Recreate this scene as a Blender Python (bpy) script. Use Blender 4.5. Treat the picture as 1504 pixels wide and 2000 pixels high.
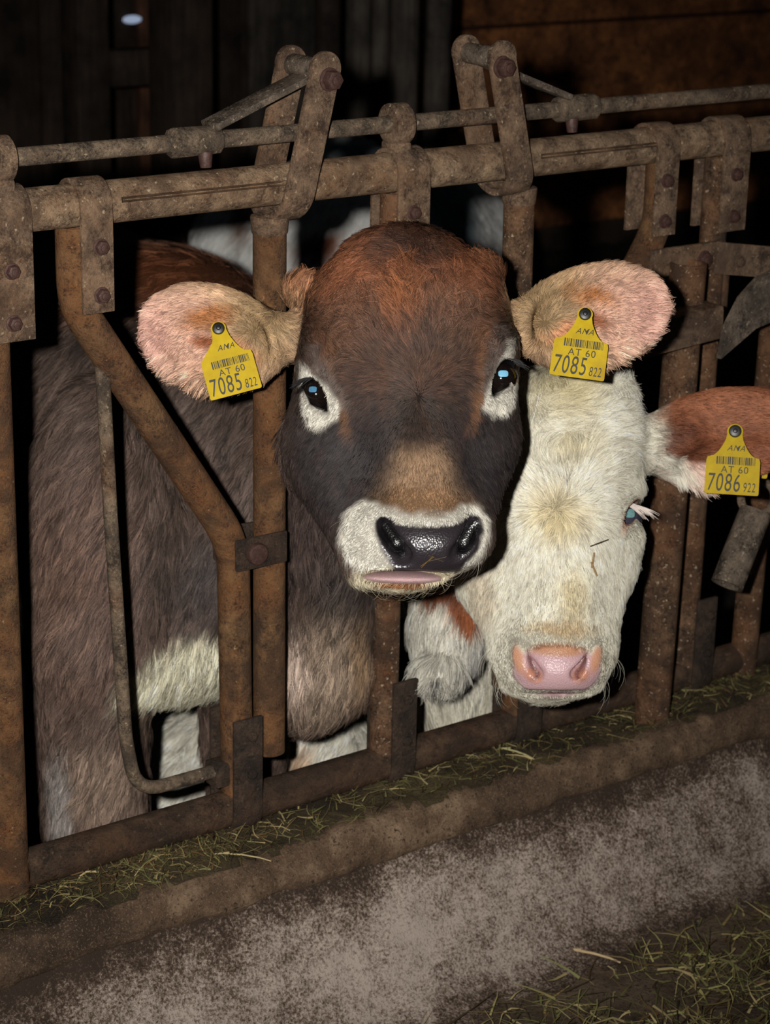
import bpy, bmesh, math, random
import numpy as np
from mathutils import Vector, Matrix

scene = bpy.context.scene
for o in list(bpy.data.objects):
    bpy.data.objects.remove(o)

# ------------------------------------------------------------------ camera
# world: X along the feed barrier, Y into the pen, Z up, feed-alley floor at z = 0
FPX, CX, CY = 4200.0, 752.0, 1000.0
def _n(v):
    v = np.array(v, float); return v / np.linalg.norm(v)
_down = _n([-270, 12530, 4200]); _x = _n([5948, -1280, 4200]); _x = _n(_x - _down * _x.dot(_down))
RW = np.array([_x, np.cross(-_down, _x), -_down])          # camera (right, down, forward) -> world
CAM = np.array([0.0, -2.19075, 1.545])
def at(px, py, depth):
    return CAM + depth * (RW @ np.array([(px - CX) / FPX, (py - CY) / FPX, 1.0]))
cam_data = bpy.data.cameras.new('camera')
cam_data.sensor_fit = 'VERTICAL'; cam_data.sensor_height = 24.0; cam_data.sensor_width = 18.0
cam_data.lens = FPX / 2000.0 * 24.0
cam_data.dof.use_dof = True; cam_data.dof.focus_distance = 2.5; cam_data.dof.aperture_fstop = 5.6
cam_data.clip_start = 0.02; cam_data.clip_end = 60
cam = bpy.data.objects.new('camera', cam_data); scene.collection.objects.link(cam)
_r, _u, _b = RW @ np.array([1, 0, 0]), RW @ np.array([0, -1, 0]), RW @ np.array([0, 0, -1])
M4 = Matrix.Identity(4)
for i in range(3):
    M4[i][0], M4[i][1], M4[i][2], M4[i][3] = _r[i], _u[i], _b[i], CAM[i]
cam.matrix_world = M4
scene.camera = cam

# ------------------------------------------------------------------ light: camera flash beside the lens, faint barn gloom
world = bpy.data.worlds.new('barn_gloom'); scene.world = world; world.use_nodes = True
world.node_tree.nodes['Background'].inputs[0].default_value = (0.75, 0.85, 1.0, 1)
world.node_tree.nodes['Background'].inputs[1].default_value = 0.006
fl = bpy.data.lights.new('flash', 'SPOT'); fl.energy = 330; fl.color = (1.0, 0.975, 0.93)
fl.shadow_soft_size = 0.022; fl.spot_size = math.radians(50); fl.spot_blend = 1.0
flo = bpy.data.objects.new('flash', fl); scene.collection.objects.link(flo)
fm = M4.copy(); fpos = CAM + RW @ np.array([-0.125, -0.045, 0.02])
fm.translation = Vector(fpos); flo.matrix_world = fm
scene.view_settings.view_transform = 'Standard'; scene.view_settings.look = 'None'
scene.view_settings.gamma = 1.0; scene.view_settings.use_curve_mapping = False
scene.view_settings.exposure = 0.0

# ------------------------------------------------------------------ helpers
COL = scene.collection
def lin(c):
    return tuple(((v / 255.0) / 12.92 if v <= 10 else ((v / 255.0 + 0.055) / 1.055) ** 2.4) for v in c)
def tag(o, label=None, cat=None, group=None, kind=None):
    if label: o['label'] = label
    if cat: o['category'] = cat
    if group: o['group'] = group
    if kind: o['kind'] = kind
    return o
def empty(name, loc, label=None, cat=None, group=None):
    o = bpy.data.objects.new(name, None); COL.objects.link(o); o.location = Vector(loc)
    o.empty_display_size = 0.05
    return tag(o, label, cat, group)
def link_mesh(name, me, mat=None, parent=None, smooth=True):
    o = bpy.data.objects.new(name, me); COL.objects.link(o)
    if mat is not None: me.materials.append(mat)
    if parent is not None:
        o.parent = parent
        o.matrix_parent_inverse = Matrix.Translation(-Vector(parent.location))
    if smooth:
        me.polygons.foreach_set('use_smooth', [True] * len(me.polygons))
    return o
def mesh_from(name, verts, faces):
    me = bpy.data.meshes.new(name)
    me.from_pydata([tuple(map(float, v)) for v in verts], [], [tuple(f) for f in faces]); me.update()
    return me
def from_bm(name, bm, mat, parent=None, smooth=False):
    bmesh.ops.recalc_face_normals(bm, faces=bm.faces)
    me = bpy.data.meshes.new(name); bm.to_mesh(me); bm.free()
    return link_mesh(name, me, mat, parent, smooth)
def auto_smooth(o, deg=35):
    me = o.data
    me.polygons.foreach_set('use_smooth', [True] * len(me.polygons))
    me.set_sharp_from_angle(angle=math.radians(deg))
    return o
def resample(pts, step):
    pts = [np.array(p, float) for p in pts]; out = [pts[0]]
    for a, b in zip(pts, pts[1:]):
        n = max(1, int(round(np.linalg.norm(b - a) / step)))
        for i in range(1, n + 1): out.append(a + (b - a) * i / n)
    return out
def fillet(pts, rad, seg=8):
    pts = [np.array(p, float) for p in pts]; out = [pts[0]]
    for i in range(1, len(pts) - 1):
        p, a, b = pts[i], pts[i - 1], pts[i + 1]
        da, db = _n(a - p), _n(b - p)
        ang = math.acos(np.clip(da.dot(db), -1, 1))
        r = rad[i - 1] if isinstance(rad, (list, tuple)) else rad
        d = min(r / math.tan(ang / 2), 0.49 * np.linalg.norm(a - p), 0.49 * np.linalg.norm(b - p))
        p0, p1 = p + da * d, p + db * d
        for k in range(seg + 1):
            t = k / seg
            out.append((1 - t) ** 2 * p0 + 2 * t * (1 - t) * p + t * t * p1)
    out.append(pts[-1]); return out
def tube_mesh(name, path, r, n=28, cap=True, wall=0.004, rfun=None):
    path = [np.array(p, float) for p in path]
    T = []
    for i in range(len(path)):
        a = path[max(i - 1, 0)]; b = path[min(i + 1, len(path) - 1)]; T.append(_n(b - a))
    ref = np.array([0, 1.0, 0]) if abs(T[0][1]) < 0.9 else np.array([0, 0, 1.0])
    U = _n(ref - T[0] * ref.dot(T[0])); V, F = [], []
    for i, (p, t) in enumerate(zip(path, T)):
        U = _n(U - t * U.dot(t)); W = np.cross(t, U)
        for k in range(n):
            a = 2 * math.pi * k / n
            rr = r[i] if isinstance(r, (list, tuple)) else r
            if rfun: rr = rfun(i, a, p, rr)
            V.append(p + rr * (math.cos(a) * U + math.sin(a) * W))
    m = len(path)
    for i in range(m - 1):
        for k in range(n):
            a, b = i * n + k, i * n + (k + 1) % n
            F.append((a, b, b + n, a + n))
    if cap:
        for i, sgn in ((0, -1), (m - 1, 1)):
            base = len(V); p, t = path[i], T[i]
            ring = [V[i * n + k] for k in range(n)]
            for q in ring: V.append(p + (q - p) * 0.86)               # pipe wall
            for q in ring: V.append(p + (q - p) * 0.86 - t * sgn * 0.02)
            for k in range(n):
                j = (k + 1) % n
                F.append((i * n + k, i * n + j, base + j, base + k)[::-sgn or 1])
                F.append((base + k, base + j, base + n + j, base + n + k)[::-sgn or 1])
            F.append(tuple(base + n + k for k in range(n))[::-sgn or 1])
    me = mesh_from(name, V, F)
    bm = bmesh.new(); bm.from_mesh(me); bmesh.ops.recalc_face_normals(bm, faces=bm.faces); bm.to_mesh(me); bm.free()
    return me
def tube(name, path, r, mat, parent, n=28, cap=True, rfun=None, bump=0.0):
    me = tube_mesh(name, path, r, n, cap, rfun=rfun)
    return auto_smooth(link_mesh(name, me, mat, parent), 50)
def box_bm(bm, c, s, rot=None, bev=0.0015, seg=2):
    res = bmesh.ops.create_cube(bm, size=1.0)
    vs = res['verts']; Mx = Matrix.Translation(Vector(c)) @ (rot.to_4x4() if rot is not None else Matrix.Identity(4)) @ Matrix.Diagonal((*s, 1))
    bmesh.ops.transform(bm, matrix=Mx, verts=vs)
    if bev:
        es = list({e for v in vs for e in v.link_edges})
        bmesh.ops.bevel(bm, geom=es, offset=bev, segments=seg, profile=0.5, affect='EDGES')
def box(name, c, s, mat, parent, rot=None, bev=0.0015):
    bm = bmesh.new(); box_bm(bm, c, s, rot, bev); return auto_smooth(from_bm(name, bm, mat, parent))
def cyl_bm(bm, p0, p1, r0, r1=None, n=24, bev=0.001):
    r1 = r0 if r1 is None else r1
    p0, p1 = Vector(p0), Vector(p1); d = p1 - p0; L = d.length
    res = bmesh.ops.create_cone(bm, cap_ends=True, segments=n, radius1=r0, radius2=r1, depth=L)
    Mx = Matrix.Translation((p0 + p1) / 2) @ d.to_track_quat('Z', 'Y').to_matrix().to_4x4()
    bmesh.ops.transform(bm, matrix=Mx, verts=res['verts'])
    if bev:
        es = [e for e in {e for v in res['verts'] for e in v.link_edges} if len(e.link_faces) == 2 and any(len(f.verts) > 4 for f in e.link_faces)]
        bmesh.ops.bevel(bm, geom=es, offset=bev, segments=2, profile=0.5, affect='EDGES')
def cyl(name, p0, p1, r, mat, parent, n=24, r1=None, bev=0.001):
    bm = bmesh.new(); cyl_bm(bm, p0, p1, r, r1, n, bev); return auto_smooth(from_bm(name, bm, mat, parent))
def strap_mesh(name, path, width, th, mat, parent, axis=(1, 0, 0), shift=None, bev=0.0012):
    """flat bar of given width along axis, swept along a path in the plane across it"""
    path = [np.array(p, float) for p in path]; ax = np.array(axis, float)
    bm = bmesh.new(); rows = []
    for i, p in enumerate(path):
        t = _n(path[min(i + 1, len(path) - 1)] - path[max(i - 1, 0)])
        nn = _n(np.cross(t, ax)); w = width[i] if isinstance(width, (list, tuple)) else width
        q = p + (shift(p) if shift else 0)
        rows.append([bm.verts.new(q + ax * sx * w / 2 + nn * sn * th / 2) for sx, sn in ((-1, -1), (1, -1), (1, 1), (-1, 1))])
    for a, b in zip(rows, rows[1:]):
        for k in range(4): bm.faces.new((a[k], a[(k + 1) % 4], b[(k + 1) % 4], b[k]))
    bm.faces.new(rows[0][::-1]); bm.faces.new(rows[-1])
    bmesh.ops.recalc_face_normals(bm, faces=bm.faces)
    es = [e for e in bm.edges if len(e.link_faces) == 2 and e.calc_face_angle(0) > 0.9]
    if bev: bmesh.ops.bevel(bm, geom=es, offset=bev, segments=2, profile=0.5, affect='EDGES')
    return auto_smooth(from_bm(name, bm, mat, parent), 40)
def hexbolt(name, c, d, r, h, mat, parent, spin=0.3):
    bm = bmesh.new()
    c, d = Vector(c), Vector(d).normalized()
    cyl_bm(bm, c, c + d * h * 0.25, r * 1.15, None, 20, 0.0006)
    res = bmesh.ops.create_cone(bm, cap_ends=True, segments=6, radius1=r, radius2=r * 0.93, depth=h)
    Mx = Matrix.Translation(c + d * h * 0.7) @ d.to_track_quat('Z', 'Y').to_matrix().to_4x4() @ Matrix.Rotation(spin, 4, 'Z')
    bmesh.ops.transform(bm, matrix=Mx, verts=res['verts'])
    es = list({e for v in res['verts'] for e in v.link_edges})
    bmesh.ops.bevel(bm, geom=es, offset=0.0012, segments=2, profile=0.5, affect='EDGES')
    cyl_bm(bm, c + d * h * 1.1, c + d * h * 1.45, r * 0.5, None, 12, 0.0006)
    return auto_smooth(from_bm(name, bm, mat, parent))

# ------------------------------------------------------------------ materials
class NT:
    def __init__(s, name):
        s.m = bpy.data.materials.new(name); s.m.use_nodes = True; s.t = s.m.node_tree; s.N = s.t.nodes; s.L = s.t.links
        s.b = s.N['Principled BSDF']
        s.tc = s.N.new('ShaderNodeTexCoord')
    def noise(s, scale, detail=6, rough=0.6, vec=None, dist=0.0):
        n = s.N.new('ShaderNodeTexNoise'); n.inputs['Scale'].default_value = scale; n.inputs['Detail'].default_value = detail
        n.inputs['Roughness'].default_value = rough; n.inputs['Distortion'].default_value = dist
        s.L.new(vec or s.tc.outputs['Object'], n.inputs['Vector']); return n.outputs['Fac']
    def mapping(s, scale, rot=(0, 0, 0)):
        n = s.N.new('ShaderNodeMapping'); n.inputs['Scale'].default_value = scale; n.inputs['Rotation'].default_value = rot
        s.L.new(s.tc.outputs['Object'], n.inputs['Vector']); return n.outputs['Vector']
    def ramp(s, fac, stops, interp='LINEAR'):
        n = s.N.new('ShaderNodeValToRGB'); e = n.color_ramp.elements; n.color_ramp.interpolation = interp
        while len(e) > 1: e.remove(e[-1])
        e[0].position = stops[0][0]; e[0].color = (*stops[0][1], 1) if len(stops[0][1]) == 3 else stops[0][1]
        for p, c in stops[1:]:
            x = e.new(p); x.color = (*c, 1)
        s.L.new(fac, n.inputs['Fac']); return n.outputs['Color']
    def mix(s, fac, a, b, mode='MIX'):
        n = s.N.new('ShaderNodeMix'); n.data_type = 'RGBA'; n.blend_type = mode
        def put(sock, v):
            if hasattr(v, 'is_linked') or hasattr(v, 'links'): s.L.new(v, sock)
            elif isinstance(v, (int, float)): sock.default_value = v
            else: sock.default_value = (*v, 1)
        put(n.inputs[0], fac); put(n.inputs[6], a); put(n.inputs[7], b); return n.outputs[2]
    def math(s, op, a, b=None):
        n = s.N.new('ShaderNodeMath'); n.operation = op
        for k, v in ((0, a), (1, b)):
            if v is None: continue
            if isinstance(v, (int, float)): n.inputs[k].default_value = v
            else: s.L.new(v, n.inputs[k])
        return n.outputs[0]
    def bump(s, h, strength=0.4, dist=0.003):
        n = s.N.new('ShaderNodeBump'); n.inputs['Strength'].default_value = strength; n.inputs['Distance'].default_value = dist
        s.L.new(h, n.inputs['Height']); s.L.new(n.outputs['Normal'], s.b.inputs['Normal']); return n
    def color(s, c):
        if isinstance(c, tuple): s.b.inputs['Base Color'].default_value = (*c, 1)
        else: s.L.new(c, s.b.inputs['Base Color'])
    def set(s, rough=0.6, metal=0.0, spec=0.5):
        if isinstance(rough, (int, float)): s.b.inputs['Roughness'].default_value = rough
        else: s.L.new(rough, s.b.inputs['Roughness'])
        s.b.inputs['Metallic'].default_value = metal; s.b.inputs['Specular IOR Level'].default_value = spec
        return s.m
BW = lambda a, b: [(a, (0, 0, 0)), (b, (1, 1, 1))]
def rusty(name, base, dark, rust, dust, rust_amt=0.5, dust_amt=0.62, rough=0.62, spec=0.45):
    t = NT(name)
    big = t.noise(7, 5, 0.65); mid = t.noise(42, 6, 0.7); fine = t.noise(300, 5, 0.8); speck = t.noise(150, 3, 0.6); grime = t.noise(11, 6, 0.7, None, 0.8)
    c = t.ramp(t.math('ADD', t.math('MULTIPLY', mid, 0.55), t.math('MULTIPLY', fine, 0.45)), [(0.41, lin(tuple(v * 0.8 for v in dark))), (0.50, lin(base)), (0.60, tuple(min(1, v * 1.7) for v in lin(base)))])
    rm = t.math('MULTIPLY', t.ramp(big, BW(rust_amt - 0.1, rust_amt + 0.1)), t.ramp(fine, BW(0.36, 0.60)))
    c = t.mix(t.math('MULTIPLY', rm, 0.85), c, lin(rust))
    c = t.mix(t.math('MULTIPLY', t.ramp(grime, BW(0.46, 0.62)), 0.72), c, lin(dark))
    c = t.mix(t.ramp(speck, BW(dust_amt + 0.02, dust_amt + 0.12)), c, lin(dust))
    t.color(c); h = t.math('ADD', t.math('MULTIPLY', mid, 0.5), t.math('MULTIPLY', fine, 0.5))
    t.bump(h, 0.9, 0.006)
    return t.set(t.ramp(fine, [(0.35, (rough - 0.24,) * 3), (0.65, (rough + 0.12,) * 3)]), 0.15, spec)
def flat(name, c, rough=0.5, metal=0.0, spec=0.5, var=0.15, scale=60, bump=0.0):
    t = NT(name); n = t.noise(scale, 4)
    l = lin(c)
    t.color(t.ramp(n, [(0.3, tuple(v * (1 - var) for v in l)), (0.7, tuple(min(1, v * (1 + var)) for v in l))]))
    if bump: t.bump(n, bump, 0.002)
    return t.set(rough, metal, spec)
M = {}
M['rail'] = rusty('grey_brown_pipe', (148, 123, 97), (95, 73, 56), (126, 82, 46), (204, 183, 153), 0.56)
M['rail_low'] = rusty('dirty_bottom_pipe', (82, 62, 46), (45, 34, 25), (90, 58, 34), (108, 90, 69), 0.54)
M['rust_tube'] = rusty('rusted_pipe', (114, 85, 56), (66, 48, 35), (130, 80, 42), (176, 150, 110), 0.45, 0.66)
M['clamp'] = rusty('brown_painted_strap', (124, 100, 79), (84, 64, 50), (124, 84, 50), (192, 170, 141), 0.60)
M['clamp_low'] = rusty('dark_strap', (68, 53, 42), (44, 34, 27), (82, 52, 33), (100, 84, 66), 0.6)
M['rod'] = rusty('grey_rod', (122, 104, 85), (73, 61, 50), (126, 82, 53), (202, 178, 143), 0.62)
M['bolt'] = flat('rust_bolt', (78, 54, 48), 0.55, 0.2, 0.5, 0.35, 220, 0.4)
M['post_far'] = rusty('dark_rust_post', (110, 83, 61), (61, 45, 34), (123, 77, 44), (202, 180, 151), 0.52, 0.6)
M['bare'] = rusty('worn_steel', (112, 98, 84), (66, 57, 49), (118, 88, 60), (190, 172, 146), 0.64, 0.6, 0.5)
# ------------------------------------------------------------------ animals: implicit body -> one continuous mesh, fur strands on top
def vnoise(P, scale, seed=0):
    """smooth 3-d value noise, -1..1"""
    Q = P * scale + seed * 17.31; I = np.floor(Q).astype(np.int64); Fr = Q - I; Fr = Fr * Fr * (3 - 2 * Fr)
    def h(a, b, c):
        n = (a * 374761393 + b * 668265263 + c * 2147483647 + seed * 9176) & 0x7fffffff
        n = (n ^ (n >> 13)) * 1274126177 & 0x7fffffff
        return ((n ^ (n >> 16)) & 0xffff) / 32767.5 - 1.0
    out = 0
    for dx in (0, 1):
        for dy in (0, 1):
            for dz in (0, 1):
                w = (Fr[:, 0] if dx else 1 - Fr[:, 0]) * (Fr[:, 1] if dy else 1 - Fr[:, 1]) * (Fr[:, 2] if dz else 1 - Fr[:, 2])
                out = out + w * h(I[:, 0] + dx, I[:, 1] + dy, I[:, 2] + dz)
    return out
def sstep(a, b, x):
    t = np.clip((x - a) / (b - a), 0, 1); return t * t * (3 - 2 * t)

from mathutils.kdtree import KDTree
class Animal:
    """local frame: origin at the head, axes right / up / towards the alley, unit 1 px of the photograph at depth Z0"""
    def __init__(s, px0, py0, Z0):
        s.Z0, s.k = Z0, Z0 / FPX
        s.O = at(px0, py0, Z0); e3 = _n(CAM - s.O)
        r = RW @ np.array([1.0, 0, 0]); e1 = _n(r - e3 * r.dot(e3)); e2 = np.cross(e3, e1)
        s.B = np.array([e1, e2, e3]); s.prims = []; s.paint = []; s.lenp = []; s.flow = []
    def L(s, px, py, d=None, Z=None):
        Z = s.Z0 - d * s.k if Z is None else Z
        return s.B @ (at(px, py, Z) - s.O) / s.k
    def surf(s, px, py, d0=260, d1=-700, lift=0.0):
        """point on the hide under a photo pixel"""
        ds = np.linspace(d0, d1, 700); P = np.array([s.L(px, py, d) for d in ds]); f = s.sdf(P); i = int(np.argmax(f < 0)); return s.W(s.L(px, py, ds[max(i - 1, 0)] + lift))
    def W(s, P):
        return s.O + (np.asarray(P) @ s.B) * s.k
    def zs(s, d, Z): return (s.Z0 - d * s.k if Z is None else Z) / s.Z0
    # --- primitives (position and radii in px at their own depth; rd = half depth)
    def E(s, px, py, d, rx, ry, rd, rot=0.0, k=30, op='+', Z=None, yaw=0.0, pitch=0.0):
        q = s.zs(d, Z); R = np.array(Matrix.Rotation(math.radians(rot), 3, 'Z') @ Matrix.Rotation(math.radians(yaw), 3, 'Y') @ Matrix.Rotation(math.radians(pitch), 3, 'X'))
        s.prims.append(('E', s.L(px, py, d, Z), R, np.array([rx, ry, rd]) * q, k, op))
    def C(s, a, b, ra, rb, k=30, op='+', Za=None, Zb=None, sq=(1, 1, 1)):
        A, Bp = s.L(a[0], a[1], a[2] if len(a) > 2 else None, Za), s.L(b[0], b[1], b[2] if len(b) > 2 else None, Zb)
        qa, qb = s.zs(a[2] if len(a) > 2 else 0, Za), s.zs(b[2] if len(b) > 2 else 0, Zb)
        s.prims.append(('C', A, Bp, (ra * qa, rb * qb), k, op, np.array(sq, float)))
    def CW(s, A, Bp, ra, rb, k=30, op='+'):
        """limb given by world points and radii in metres"""
        A, Bp = s.B @ (np.array(A) - s.O) / s.k, s.B @ (np.array(Bp) - s.O) / s.k
        s.prims.append(('C', A, Bp, (ra / s.k, rb / s.k), k, op, np.ones(3)))
    def dist(s, pr, X, Y, Z):
        if pr[0] == 'E':
            _, c, R, r, k, op = pr
            dx, dy, dz = X - c[0], Y - c[1], Z - c[2]
            u = R[0, 0] * dx + R[1, 0] * dy + R[2, 0] * dz; v = R[0, 1] * dx + R[1, 1] * dy + R[2, 1] * dz; w = R[0, 2] * dx + R[1, 2] * dy + R[2, 2] * dz
            u, v, w = u / r[0], v / r[1], w / r[2]
            k0 = np.sqrt(u * u + v * v + w * w) + 1e-6
            k1 = np.sqrt((u / r[0]) ** 2 + (v / r[1]) ** 2 + (w / r[2]) ** 2) + 1e-6
            return k0 * (k0 - 1) / k1
        _, a, b, (ra, rb), k, op, sq = pr
        ba = b - a; t = ((X - a[0]) * ba[0] + (Y - a[1]) * ba[1] + (Z - a[2]) * ba[2]) / ba.dot(ba); t = np.clip(t, 0, 1)
        return np.sqrt(((X - a[0] - t * ba[0]) * sq[0]) ** 2 + ((Y - a[1] - t * ba[1]) * sq[1]) ** 2 + ((Z - a[2] - t * ba[2]) * sq[2]) ** 2) - (ra + (rb - ra) * t)
    @staticmethod
    def comb(f, d, k, op):
        if op == '-':
            d = -d; h = np.maximum(k - np.abs(f - d), 0) / k; return np.maximum(f, d) + h * h * k * 0.25
        h = np.maximum(k - np.abs(f - d), 0) / k; return np.minimum(f, d) - h * h * k * 0.25
    def bbox(s, pr):
        m = pr[4] + 30
        if pr[0] == 'E':
            r = np.abs(pr[2]) @ pr[3]; return pr[1] - r - m, pr[1] + r + m
        r = max(pr[3]) / min(pr[6].min(), 1); return np.minimum(pr[1], pr[2]) - r - m, np.maximum(pr[1], pr[2]) + r + m
    def sdf(s, P):
        X, Y, Z = P.T; f = np.full(len(P), 400.0)
        for pr in s.prims: f = s.comb(f, s.dist(pr, X, Y, Z), pr[4], pr[5])
        return f
    def mesh(s, fine, cf=5.0, cc=22.0):
        lo = np.min([s.bbox(p)[0] for p in s.prims if p[5] == '+'], axis=0); hi = np.max([s.bbox(p)[1] for p in s.prims if p[5] == '+'], axis=0)
        ax = []
        for i in range(3):
            a, b = fine[i]; pts = list(np.arange(a, b + cf, cf)); x, st = a, cf
            left = []
            while x > lo[i]: st = min(st * 1.25, cc); x -= st; left.append(x)
            x, st = pts[-1], cf
            while x < hi[i]: st = min(st * 1.25, cc); x += st; pts.append(x)
            ax.append(np.array(left[::-1] + pts, np.float32))
        xs, ys, zs = ax
        f = np.full((len(xs), len(ys), len(zs)), 400, np.float32)
        for pr in s.prims:
            l, h = s.bbox(pr)
            sl = tuple(slice(max(0, np.searchsorted(a, l[i]) - 1), np.searchsorted(a, h[i]) + 1) for i, a in enumerate(ax))
            if any(q.stop <= q.start for q in sl): continue
            X, Y, Z = xs[sl[0]][:, None, None], ys[sl[1]][None, :, None], zs[sl[2]][None, None, :]
            f[sl] = s.comb(f[sl], s.dist(pr, X, Y, Z).astype(np.float32), np.float32(pr[4]), pr[5])
        ins = f < 0
        c = np.zeros(tuple(n - 1 for n in f.shape), np.uint8)
        for i in (0, 1):
            for j in (0, 1):
                for k in (0, 1):
                    c += ins[i:i + f.shape[0] - 1, j:j + f.shape[1] - 1, k:k + f.shape[2] - 1]
        act = np.argwhere((c > 0) & (c < 8)); idx = np.full(c.shape, -1, np.int64); idx[tuple(act.T)] = np.arange(len(act))
        acc = np.zeros((len(act), 3)); cnt = np.zeros(len(act))
        A = [np.asarray(a, float) for a in ax]
        for dim in range(3):
            for p in (0, 1):
                for q in (0, 1):
                    o0 = [0, 0, 0]; od = [d for d in range(3) if d != dim]; o0[od[0]], o0[od[1]] = p, q
                    o1 = list(o0); o1[dim] = 1
                    i0, i1 = act + o0, act + o1
                    f0, f1 = f[tuple(i0.T)], f[tuple(i1.T)]
                    m = (f0 < 0) != (f1 < 0); t = np.where(m, f0 / np.where(m, f0 - f1, 1), 0)
                    P0 = np.stack([A[d][i0[:, d]] for d in range(3)], 1); P1 = np.stack([A[d][i1[:, d]] for d in range(3)], 1)
                    acc += np.where(m[:, None], P0 + (P1 - P0) * t[:, None], 0); cnt += m
        V = acc / cnt[:, None]
        faces = []
        for dim in range(3):
            sl0 = [slice(None)] * 3; sl1 = [slice(None)] * 3; sl0[dim] = slice(0, -1); sl1[dim] = slice(1, None)
            ch = ins[tuple(sl0)] != ins[tuple(sl1)]
            e = np.argwhere(ch); a, b = [(d) for d in range(3) if d != dim]
            e = e[(e[:, a] > 0) & (e[:, b] > 0) & (e[:, a] < idx.shape[a]) & (e[:, b] < idx.shape[b])]
            def cell(oa, ob):
                q = e.copy(); q[:, a] -= oa; q[:, b] -= ob; return idx[tuple(q.T)]
            quad = np.stack([cell(1, 1), cell(0, 1), cell(0, 0), cell(1, 0)], 1)
            inside0 = ins[tuple(e.T)]
            flip = inside0 if dim != 1 else ~inside0
            quad[~flip] = quad[~flip][:, ::-1]
            faces.append(quad)
        Fq = np.concatenate(faces); Fq = Fq[(Fq >= 0).all(1)]
        for _ in range(2):                               # settle vertices on the true surface
            e = 2.0; f0 = s.sdf(V); g = np.stack([s.sdf(V + np.eye(3)[i] * e) - f0 for i in range(3)], 1) / e
            gl = np.maximum((g * g).sum(1), 0.25); V = V - g * (np.clip(f0, -6, 6) / gl)[:, None] * 0.8
        s.V, s.F = V, Fq
        return V, Fq
    # --- colour painting: soft ellipsoid patches in the animal's own frame
    def blob(s, px, py, d, rx, ry, rd, col, soft=0.35, rot=0.0, Z=None, amt=1.0, warp=10, lst=None):
        q = s.zs(d, Z)
        (s.paint if lst is None else lst).append((s.L(px, py, d, Z), np.array([rx, ry, rd]) * q, math.radians(rot), soft, amt, warp, col))
    def poly(s, pts, d, dr, col, soft=6.0, amt=1.0, warp=2.0, lst=None, Z=None):
        Q = np.array([s.L(x, y, d, Z) for x, y in pts])
        (s.paint if lst is None else lst).append(('P', Q[:, :2], Q[:, 2].mean(), dr, soft, amt, warp, col))
    def polyw(s, e, P):
        _, Q, zc, dr, soft, amt, warp, col = e; x, y = P[:, 0], P[:, 1]
        a = np.zeros(len(P)); lo, hi = Q.min(0) - soft - 12, Q.max(0) + soft + 12
        m = (x > lo[0]) & (x < hi[0]) & (y > lo[1]) & (y < hi[1]) & (np.abs(P[:, 2] - zc) < dr)
        if not m.any(): return a
        R = P[m]; X, Y = R[:, 0] + vnoise(R, 0.06, 61) * warp, R[:, 1] + vnoise(R, 0.06, 62) * warp
        best = np.full(len(X), 1e9); ins = np.zeros(len(X), bool)
        for p, q in zip(Q, np.roll(Q, -1, 0)):
            e_ = q - p; t = np.clip(((X - p[0]) * e_[0] + (Y - p[1]) * e_[1]) / (e_.dot(e_) + 1e-9), 0, 1)
            best = np.minimum(best, np.hypot(X - p[0] - t * e_[0], Y - p[1] - t * e_[1]))
            c = ((p[1] > Y) != (q[1] > Y)) & (X < (q[0] - p[0]) * (Y - p[1]) / (q[1] - p[1] + 1e-12) + p[0]); ins ^= c
        sd = np.where(ins, -best, best); a[m] = (1 - sstep(-soft, soft, sd)) * amt
        return a
    def evalp(s, lst, P, base, nd):
        out = np.tile(np.array(base, float), (len(P), 1)) if nd > 1 else np.full(len(P), float(base))
        n1 = np.stack([vnoise(P, 0.03, 3 + i) for i in range(3)], 1); n2 = np.stack([vnoise(P, 0.09, 8 + i) for i in range(3)], 1)
        for e in lst:
            if isinstance(e[0], str):
                a = s.polyw(e, P); col = e[-1]
                out = out * (1 - a[:, None]) + np.array(col) * a[:, None] if nd > 1 else out * (1 - a) + col * a
                continue
            c, r, rot, soft, amt, warp, col = e
            D = P + n1 * warp + n2 * warp * 0.5 - c; cs, sn = math.cos(rot), math.sin(rot)
            u = (D[:, 0] * cs + D[:, 1] * sn) / r[0]; v = (-D[:, 0] * sn + D[:, 1] * cs) / r[1]; w = D[:, 2] / r[2]
            rho = np.sqrt(u * u + v * v + w * w); a = (1 - sstep(1 - soft, 1 + soft, rho)) * amt
            out = out * (1 - a[:, None]) + np.array(col) * a[:, None] if nd > 1 else out * (1 - a) + col * a
        return out
    def colors(s, P): return s.evalp(s.paint, P, s.base, 3)
    def build(s, root, mat, name='body', dens=None):
        me = bpy.data.meshes.new(name); Wv = s.W(s.V)
        me.vertices.add(len(Wv)); me.vertices.foreach_set('co', Wv.astype(np.float32).ravel())
        n = len(s.F); me.loops.add(n * 4); me.loops.foreach_set('vertex_index', s.F.astype(np.int32).ravel())
        me.polygons.add(n); me.polygons.foreach_set('loop_start', np.arange(0, n * 4, 4, dtype=np.int32)); me.polygons.foreach_set('loop_total', np.full(n, 4, np.int32))
        me.update(calc_edges=True); me.validate()
        c = np.ones((len(Wv), 4), np.float32); c[:, :3] = s.colors(s.V)
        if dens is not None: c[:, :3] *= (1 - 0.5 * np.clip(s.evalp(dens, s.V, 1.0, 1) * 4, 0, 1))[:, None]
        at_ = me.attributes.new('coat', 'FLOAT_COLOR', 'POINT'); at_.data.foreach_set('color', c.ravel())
        g = np.clip(s.evalp(s.glossp, s.V, 0.0, 1), 0, 1).astype(np.float32)
        ag = me.attributes.new('wet', 'FLOAT', 'POINT'); ag.data.foreach_set('value', g)
        return link_mesh(name, me, mat, root)
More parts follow.
